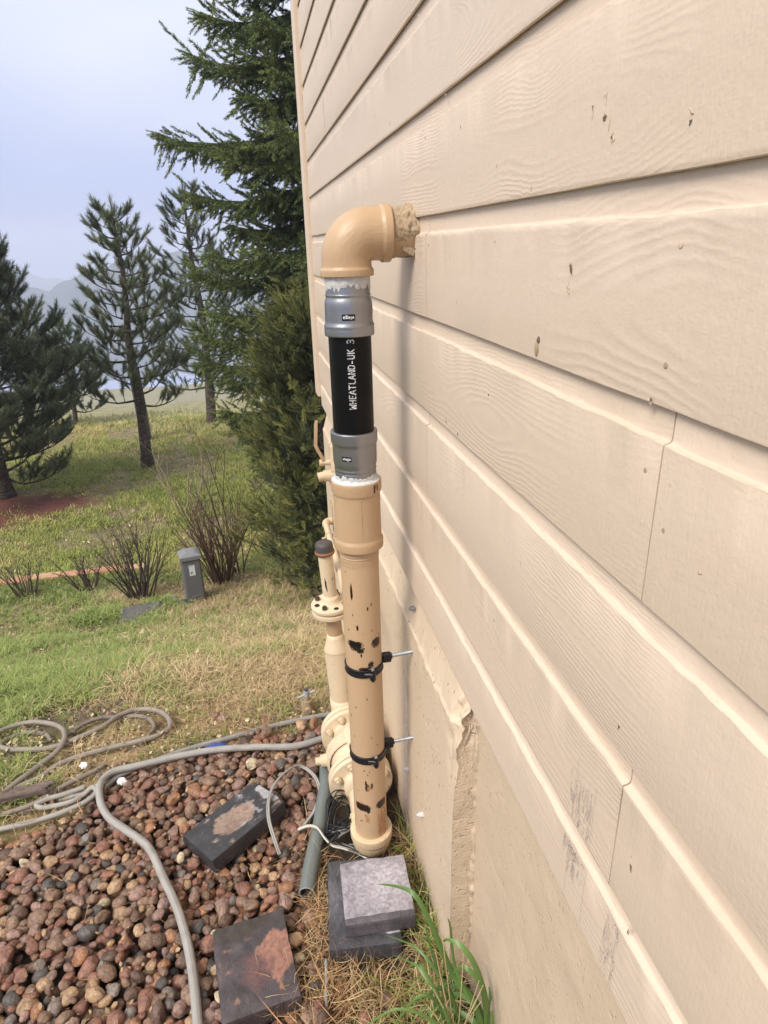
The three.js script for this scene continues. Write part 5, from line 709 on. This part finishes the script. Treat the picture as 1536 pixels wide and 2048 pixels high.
{
  const r = rng(8800), leaf = foliage(0.6), green = [], lawn = [], dry = [], mat_ = [], up = V(0, 1, 0);
  const add = (L, x, z, s, c, tilt = 0.25) => (z > -2.6 && clearOf(x, z, 0.034) && r() < 0.93) || L.push({ p: V(x, groundFine(x, z), z), q: qTo(V((r() - 0.5) * tilt, 1, (r() - 0.5) * tilt), r() * 6.28), s, c });
  const gcol = () => { const k = r(); return C(0.15 + 0.13 * k, 0.21 + 0.11 * k, 0.045 + 0.03 * k); }, dcol = () => { const k = r(); return C(0.34 + 0.27 * k, 0.25 + 0.21 * k, 0.125 + 0.13 * k); };
  // slope between the gravel and the lawn
  for (let i = 0; i < 30000; i++) {
    const D = 1.72 + 4.7 * Math.pow(r(), 1.25), half = D * 0.52, x = -0.10 * D - half + r() * (half + 0.34 + 0.10 * D + 0.05), z = -D; if (x > 0.30 && D < 3.6) continue; if (inPoly(x, z)) continue;
    const dr = dryness(x, z), ba = bareAt(x, z), tall = 0.55 + 0.9 * clamp(0.5 + fbm(x * 2.3 + 40, z * 2.3, 0, 3)); if (r() < ba * 0.85 || r() < step(0.05, 0.35, fbm(x * 5 + 60, z * 5, 0, 3)) * 0.75) continue;
    const nearHose = D < 2.5 ? 0.6 : 1;
    if (r() < dr) add(r() < 0.62 ? mat_ : dry, x, z, (0.55 + 0.6 * r()) * tall * nearHose, dcol(), 0.9); else add(green, x, z, (0.45 + 0.75 * r()) * tall * nearHose, gcol(), 0.4);
  }
  for (let i = 0; i < 3500; i++) { const x = -2.6 + 1.6 * r(), z = -0.5 - 2.2 * r(); if (inPoly(x, z)) continue; r() < 0.3 ? add(mat_, x, z, 0.5 + 0.6 * r(), dcol(), 0.9) : add(green, x, z, 0.5 + 0.7 * r(), gcol(), 0.4); }   // turf on the open side of the gravel
  for (const [cx, cz, rad, n, s] of [[-1.35, -3.0, 0.34, 330, 1.25], [-1.05, -2.85, 0.2, 90, 1.0], [-0.62, -3.35, 0.28, 110, 0.95], [-1.50, -5.15, 0.22, 150, 1.5], [-1.05, -5.3, 0.14, 50, 1.2], [-2.0, -4.4, 0.35, 260, 1.2], [-0.1, -3.0, 0.2, 40, 0.9]]) for (let i = 0; i < n; i++) { const a = r() * 6.283, q = rad * Math.sqrt(r()); add(green, cx + Math.cos(a) * q, cz + Math.sin(a) * q * 0.8, s * (0.6 + 0.6 * r()), gcol(), 0.35); }
  // tall straw near the house wall
  for (let i = 0; i < 900; i++) { const D = 2.3 + 3.1 * r(), x = -0.75 + r() * 1.1 + 0.04 * D; if (x > 0.33 && D < 3.5) continue; if (inPoly(x, -D)) continue; add(dry, x, -D, 0.7 + 0.9 * r() * r(), dcol(), 1.0); }
  // lawn
  for (let i = 0; i < 30000; i++) {
    const D = 6.25 + 8.2 * Math.pow(r(), 1.3), half = D * 0.46, x = -0.12 * D - half + r() * (half + 0.30 * D), z = -D; if (r() < mulchAt(x, z) * 0.95 || r() < 0.85 * step(-0.02, 0.22, fbm(x * 2.2 + 30, z * 1.6, 0, 4))) continue; const dr = clamp(dryness(x, z) * 0.8 + 0.6 * fbm(x * 1.1, z * 1.3 + 50, 0, 3));
    const k = r(); add(lawn, x, z, (0.6 + 0.7 * r()) * (1 + 0.05 * (D - 6)), r() < dr ? C(0.40 + 0.24 * k, 0.33 + 0.18 * k, 0.13 + 0.08 * k) : C(0.20 + 0.17 * k, 0.245 + 0.14 * k, 0.048 + 0.035 * k), 0.4);
  }
  for (let i = 0; i < 900; i++) { const D = 12.3 + 3.6 * r(), x = -5.5 + r() * 6, k = r(); if (fbm(x * 0.8, D * 0.8, 0, 3) < -0.02) continue; add(lawn, x, -D, 1.4 + 2.2 * r() * r(), C(0.30 + 0.16 * k, 0.30 + 0.13 * k, 0.12 + 0.06 * k), 0.5); }
  const stuff = (name, geo, list, label) => { const im = instanced(numbered(name), geo, leaf, list, scene); im.userData = { kind: 'stuff', label, category: 'grass' }; };
  stuff('green_grass', bladeClump(11, 0.105, 0.0042, 0.028, 0.85, 1), green, 'fresh green grass growing on the slope');
  stuff('dry_grass', bladeClump(8, 0.125, 0.0026, 0.035, 1.6, 2, 4), dry, 'standing straw-coloured dry grass beside the house');
  stuff('dry_grass', bladeClump(14, 0.085, 0.0026, 0.05, 2.0, 3, 3), mat_, 'matted dry grass and thatch on the slope');
  stuff('lawn_grass', bladeClump(12, 0.062, 0.0060, 0.05, 0.8, 4, 2), lawn, 'short green lawn below the slope');
  // loose straw around pavers, conduit and wall
  const straw = [], needle = [];
  const st = bladeClump(1, 0.16, 0.0024, 0.001, 0.9, 6, 5), st2 = bladeClump(1, 0.10, 0.0016, 0.001, 1.5, 12, 5);
  const lay = (L, x, z, y, s) => { const a = r() * 6.283, e = (r() - 0.35) * 0.5; L.push({ p: V(x, y, z), q: qTo(V(Math.cos(a), e, Math.sin(a)), r() * 6.28), s, c: (() => { const k = r(), red = r() < 0.35 ? 0.62 : 1; return C((0.36 + 0.28 * k) * (red < 1 ? 0.85 : 1), (0.25 + 0.20 * k) * red, (0.12 + 0.11 * k) * red); })() }); };
  const patches = [[0.14, -0.98, 0.16, 0.09, 520, 0.02], [0.02, -1.02, 0.07, 0.11, 420, 0.035], [0.02, -1.22, 0.035, 0.13, 330, 0.02], [-0.06, -0.99, 0.06, 0.07, 70, 0.066], [-0.10, -1.06, 0.07, 0.06, 22, 0.066], [0.03, -1.36, 0.03, 0.12, 110, 0.02], [0.29, -1.05, 0.05, 0.25, 190, 0.015], [0.25, -0.86, 0.12, 0.14, 330, 0.01], [0.25, -1.33, 0.04, 0.10, 260, 0.02], [0.0, -1.42, 0.06, 0.08, 110, 0.02], [-0.02, -1.72, 0.14, 0.14, 150, 0.03], [-0.15, -1.85, 0.3, 0.05, 90, 0.03], [-0.12, -1.40, 0.12, 0.05, 40, 0.04], [-0.5, -1.55, 0.5, 0.35, 170, 0.045], [-0.05, -1.0, 0.06, 0.06, 40, 0.062], [-0.55, -2.1, 0.4, 0.15, 150, 0.02], [-0.2, -2.15, 0.3, 0.15, 260, 0.02]];
  for (const [cx, cz, rx, rz, n, h] of patches) for (let i = 0; i < n; i++) { const x = cx + (r() + r() - 1) * rx * 1.3, z = cz + (r() + r() - 1) * rz * 1.3; lay(r() < 0.6 ? straw : needle, x, z, groundFine(x, z) + h * (0.3 + r()), 0.4 + 0.6 * r()); }
  stuff('straw', st, straw, 'loose dry straw around the pavers'); stuff('straw', st2, needle, 'fine dry grass stems around the pavers');
  { // dead leaves, bark crumbs and bits of thatch
    const fl = new THREE.BufferGeometry(), P = [[-0.5, 0, 0], [-0.15, 0.10, 0.32], [0.3, 0.06, 0.22], [0.55, 0.12, 0], [0.2, -0.04, -0.28], [-0.25, 0.02, -0.25], [0, 0.09, 0]]; fl.setAttribute('position', new THREE.Float32BufferAttribute(P.flat(), 3)); fl.setIndex([6, 0, 1, 6, 1, 2, 6, 2, 3, 6, 3, 4, 6, 4, 5, 6, 5, 0]); fl.computeVertexNormals();
    const L = []; for (let i = 0; i < 9000; i++) { const D = 1.75 + 6.5 * Math.pow(r(), 1.5), half = D * 0.52, x = -0.10 * D - half + r() * (half + 0.34 + 0.10 * D), z = -D; if (inPoly(x, z) || (x > 0.3 && D < 3.6)) continue; const k = r(), t = r(); L.push({ p: V(x, groundFine(x, z) + 0.008 + 0.03 * r() * r(), z), q: new THREE.Quaternion().setFromEuler(new THREE.Euler((r() - 0.5) * 1.6, r() * 6.28, (r() - 0.5) * 1.6)), s: (0.008 + 0.016 * r() * r()) * (1 + 0.12 * D), c: t < 0.45 ? C(0.17 + 0.1 * k, 0.10 + 0.06 * k, 0.06 + 0.03 * k) : t < 0.8 ? C(0.42 + 0.2 * k, 0.33 + 0.16 * k, 0.2 + 0.12 * k) : C(0.08, 0.06, 0.045) }); }
    for (let i = 0; i < 500; i++) { const x = -0.9 + r() * 1.0, z = -0.95 - r() * 0.95; if (!inPoly(x, z)) continue; const k = r(); L.push({ p: V(x, 0.012 + 0.02 * r(), z), q: new THREE.Quaternion().setFromEuler(new THREE.Euler((r() - 0.5) * 1.6, r() * 6.28, (r() - 0.5) * 1.6)), s: 0.006 + 0.012 * r(), c: C(0.20 + 0.2 * k, 0.13 + 0.13 * k, 0.07 + 0.07 * k) }); }
    const im = instanced('leaf_litter', fl, leaf, L, scene); im.userData = { kind: 'stuff', label: 'dead leaves and crumbs of bark scattered over the slope', category: 'litter' };
  }
  const tuftsG = []; for (let i = 0; i < 260; i++) { const k = r(), [cx, cz, sx, sz] = k < 0.6 ? [0.29, -1.0, 0.035, 0.22] : k < 0.8 ? [0.30, -1.28, 0.02, 0.15] : [0.18, -0.93, 0.10, 0.08]; tuftsG.push({ p: V(cx + (r() - 0.5) * 2 * sx, 0, cz + (r() - 0.5) * 2 * sz), q: qTo(V((r() - 0.5) * 0.8 - 0.2, 1, (r() - 0.5) * 0.8), r() * 6), s: 0.4 + 0.8 * r(), c: r() < 0.5 ? dcol() : C(0.16 + 0.1 * r(), 0.22 + 0.1 * r(), 0.05) }); }
  stuff('green_grass', bladeClump(4, 0.15, 0.0028, 0.012, 1.0, 15, 4), tuftsG, 'thin grass blades sprouting along the foundation');
}
const BLADES = [[0.014,[[0.345,0.031,-0.8],[0.328,0.134,-0.84],[0.289,0.192,-0.88],[0.258,0.28,-0.92],[0.226,0.346,-0.96],[0.2,0.338,-0.99],[0.156,0.311,-1.03]]],
  [0.013,[[0.345,0.031,-0.8],[0.345,0.177,-0.82],[0.318,0.284,-0.84],[0.297,0.307,-0.86],[0.276,0.3,-0.88],[0.269,0.28,-0.89]]],
  [0.014,[[0.345,-0.005,-0.8],[0.34,0.113,-0.84],[0.315,0.14,-0.87],[0.279,0.113,-0.9],[0.229,0.042,-0.93],[0.156,-0.051,-0.96]]],
  [0.013,[[0.345,-0.005,-0.8],[0.345,0.09,-0.83],[0.324,0.12,-0.86],[0.288,0.1,-0.89],[0.253,0.035,-0.91],[0.232,-0.057,-0.92]]],
  [0.012,[[0.345,0.013,-0.8],[0.345,0.156,-0.82],[0.337,0.206,-0.84],[0.31,0.232,-0.86],[0.289,0.184,-0.88],[0.267,0.091,-0.9]]],
  [0.01,[[0.345,0.047,-0.79],[0.345,0.151,-0.8],[0.345,0.221,-0.8],[0.345,0.24,-0.81]]],
  [0.011,[[0.345,-0.003,-0.81],[0.336,0.062,-0.84],[0.291,0.063,-0.88],[0.238,0.015,-0.92],[0.184,-0.069,-0.95]]],
  [0.009,[[0.345,0.015,-0.8],[0.336,0.114,-0.83],[0.314,0.156,-0.85],[0.294,0.215,-0.88],[0.288,0.315,-0.9],[0.282,0.34,-0.9]]],
  [0.008,[[0.345,-0.001,-0.81],[0.315,0.018,-0.86],[0.27,0.144,-0.91],[0.255,0.204,-0.94],[0.249,0.244,-0.96]]],
  [0.008,[[0.345,-0.001,-0.81],[0.323,0.014,-0.85],[0.286,-0.007,-0.88],[0.257,-0.069,-0.9]]],
  [0.01,[[0.345,0.047,-0.78],[0.345,0.132,-0.78],[0.345,0.178,-0.785],[0.345,0.197,-0.79]]]];
{ // broad-bladed grass plant against the foundation
  const bx = 0.285, bz = -0.83, g = thing('broadleaf_grass', 'clump of broad green grass blades arching up beside the foundation', 'grass plant', [bx, 0, bz]), r = rng(64);
  const lm = [[0.085, 0.155, 0.035], [0.11, 0.19, 0.045], [0.07, 0.13, 0.035]].map((c) => new THREE.MeshPhysicalMaterial({ color: C(...c), roughness: 0.45, side: THREE.DoubleSide, transmission: 0 }));
  const blade = (pts, w, fold, mi) => { const P = curve(pts, 22), pos = [], idx = []; for (let i = 0; i <= 22; i++) { const t = i / 22, tg = P[Math.min(22, i + 1)].clone().sub(P[Math.max(0, i - 1)]).normalize(), s = tg.clone().cross(V(0.25, 0.3, 1)).normalize().lerp(tg.clone().cross(V(0, 1, 0)).normalize(), 0.4).normalize(), n = s.clone().cross(tg), ww = w * (t < 0.25 ? 0.65 + 1.4 * t : 1) * Math.pow(1 - t, 0.55) * 0.5 + 0.0003; for (const [k, o] of [[-1, fold], [0, 0], [1, fold]]) { const p = P[i].clone().addScaledVector(s, ww * k).addScaledVector(n, -o * ww); pos.push(p.x - bx, p.y, p.z - bz); } if (i < 22) for (const o of [0, 1]) { const b = i * 3 + o; idx.push(b, b + 1, b + 3, b + 1, b + 4, b + 3); } } const q = new THREE.BufferGeometry(); q.setAttribute('position', new THREE.Float32BufferAttribute(pos, 3)); q.setIndex(idx); q.computeVertexNormals(); mesh('blade', q, lm[mi], g); };
  BLADES.forEach((b, i) => blade(b[1], b[0] * 1.25, 0.3, i % 3));
  for (let i = 0; i < 8; i++) { const a = Math.PI * (0.75 + 0.65 * r()), L = 0.12 + 0.16 * r(), h = 0.10 + 0.16 * r(), ox = bx + 0.045 * (r() - 0.3), oz = bz + 0.07 * (r() - 0.5); blade([[ox, 0, oz], [ox + Math.cos(a) * L * 0.2, h * 0.65, oz + Math.sin(a) * L * 0.2], [ox + Math.cos(a) * L * 0.55, h, oz + Math.sin(a) * L * 0.55], [ox + Math.cos(a) * L, h * (0.45 + 0.4 * r()), oz + Math.sin(a) * L]], 0.005 + 0.006 * r(), 0.3, i % 3); }
  const dm = mat(0.50, 0.38, 0.20, 0.8); for (let i = 0; i < 9; i++) { const a = r() * 6.28; mesh('dry_stem', tube([[0, 0, 0], [0.02 * Math.cos(a), 0.12, 0.02 * Math.sin(a)], [0.05 * Math.cos(a), 0.2 + 0.12 * r(), 0.06 * Math.sin(a)]], [0.0011, 0.0011, 0.0008].map(() => 0.001)[0], 12, 5), dm, g); }
}

renderer.render(scene, camera);
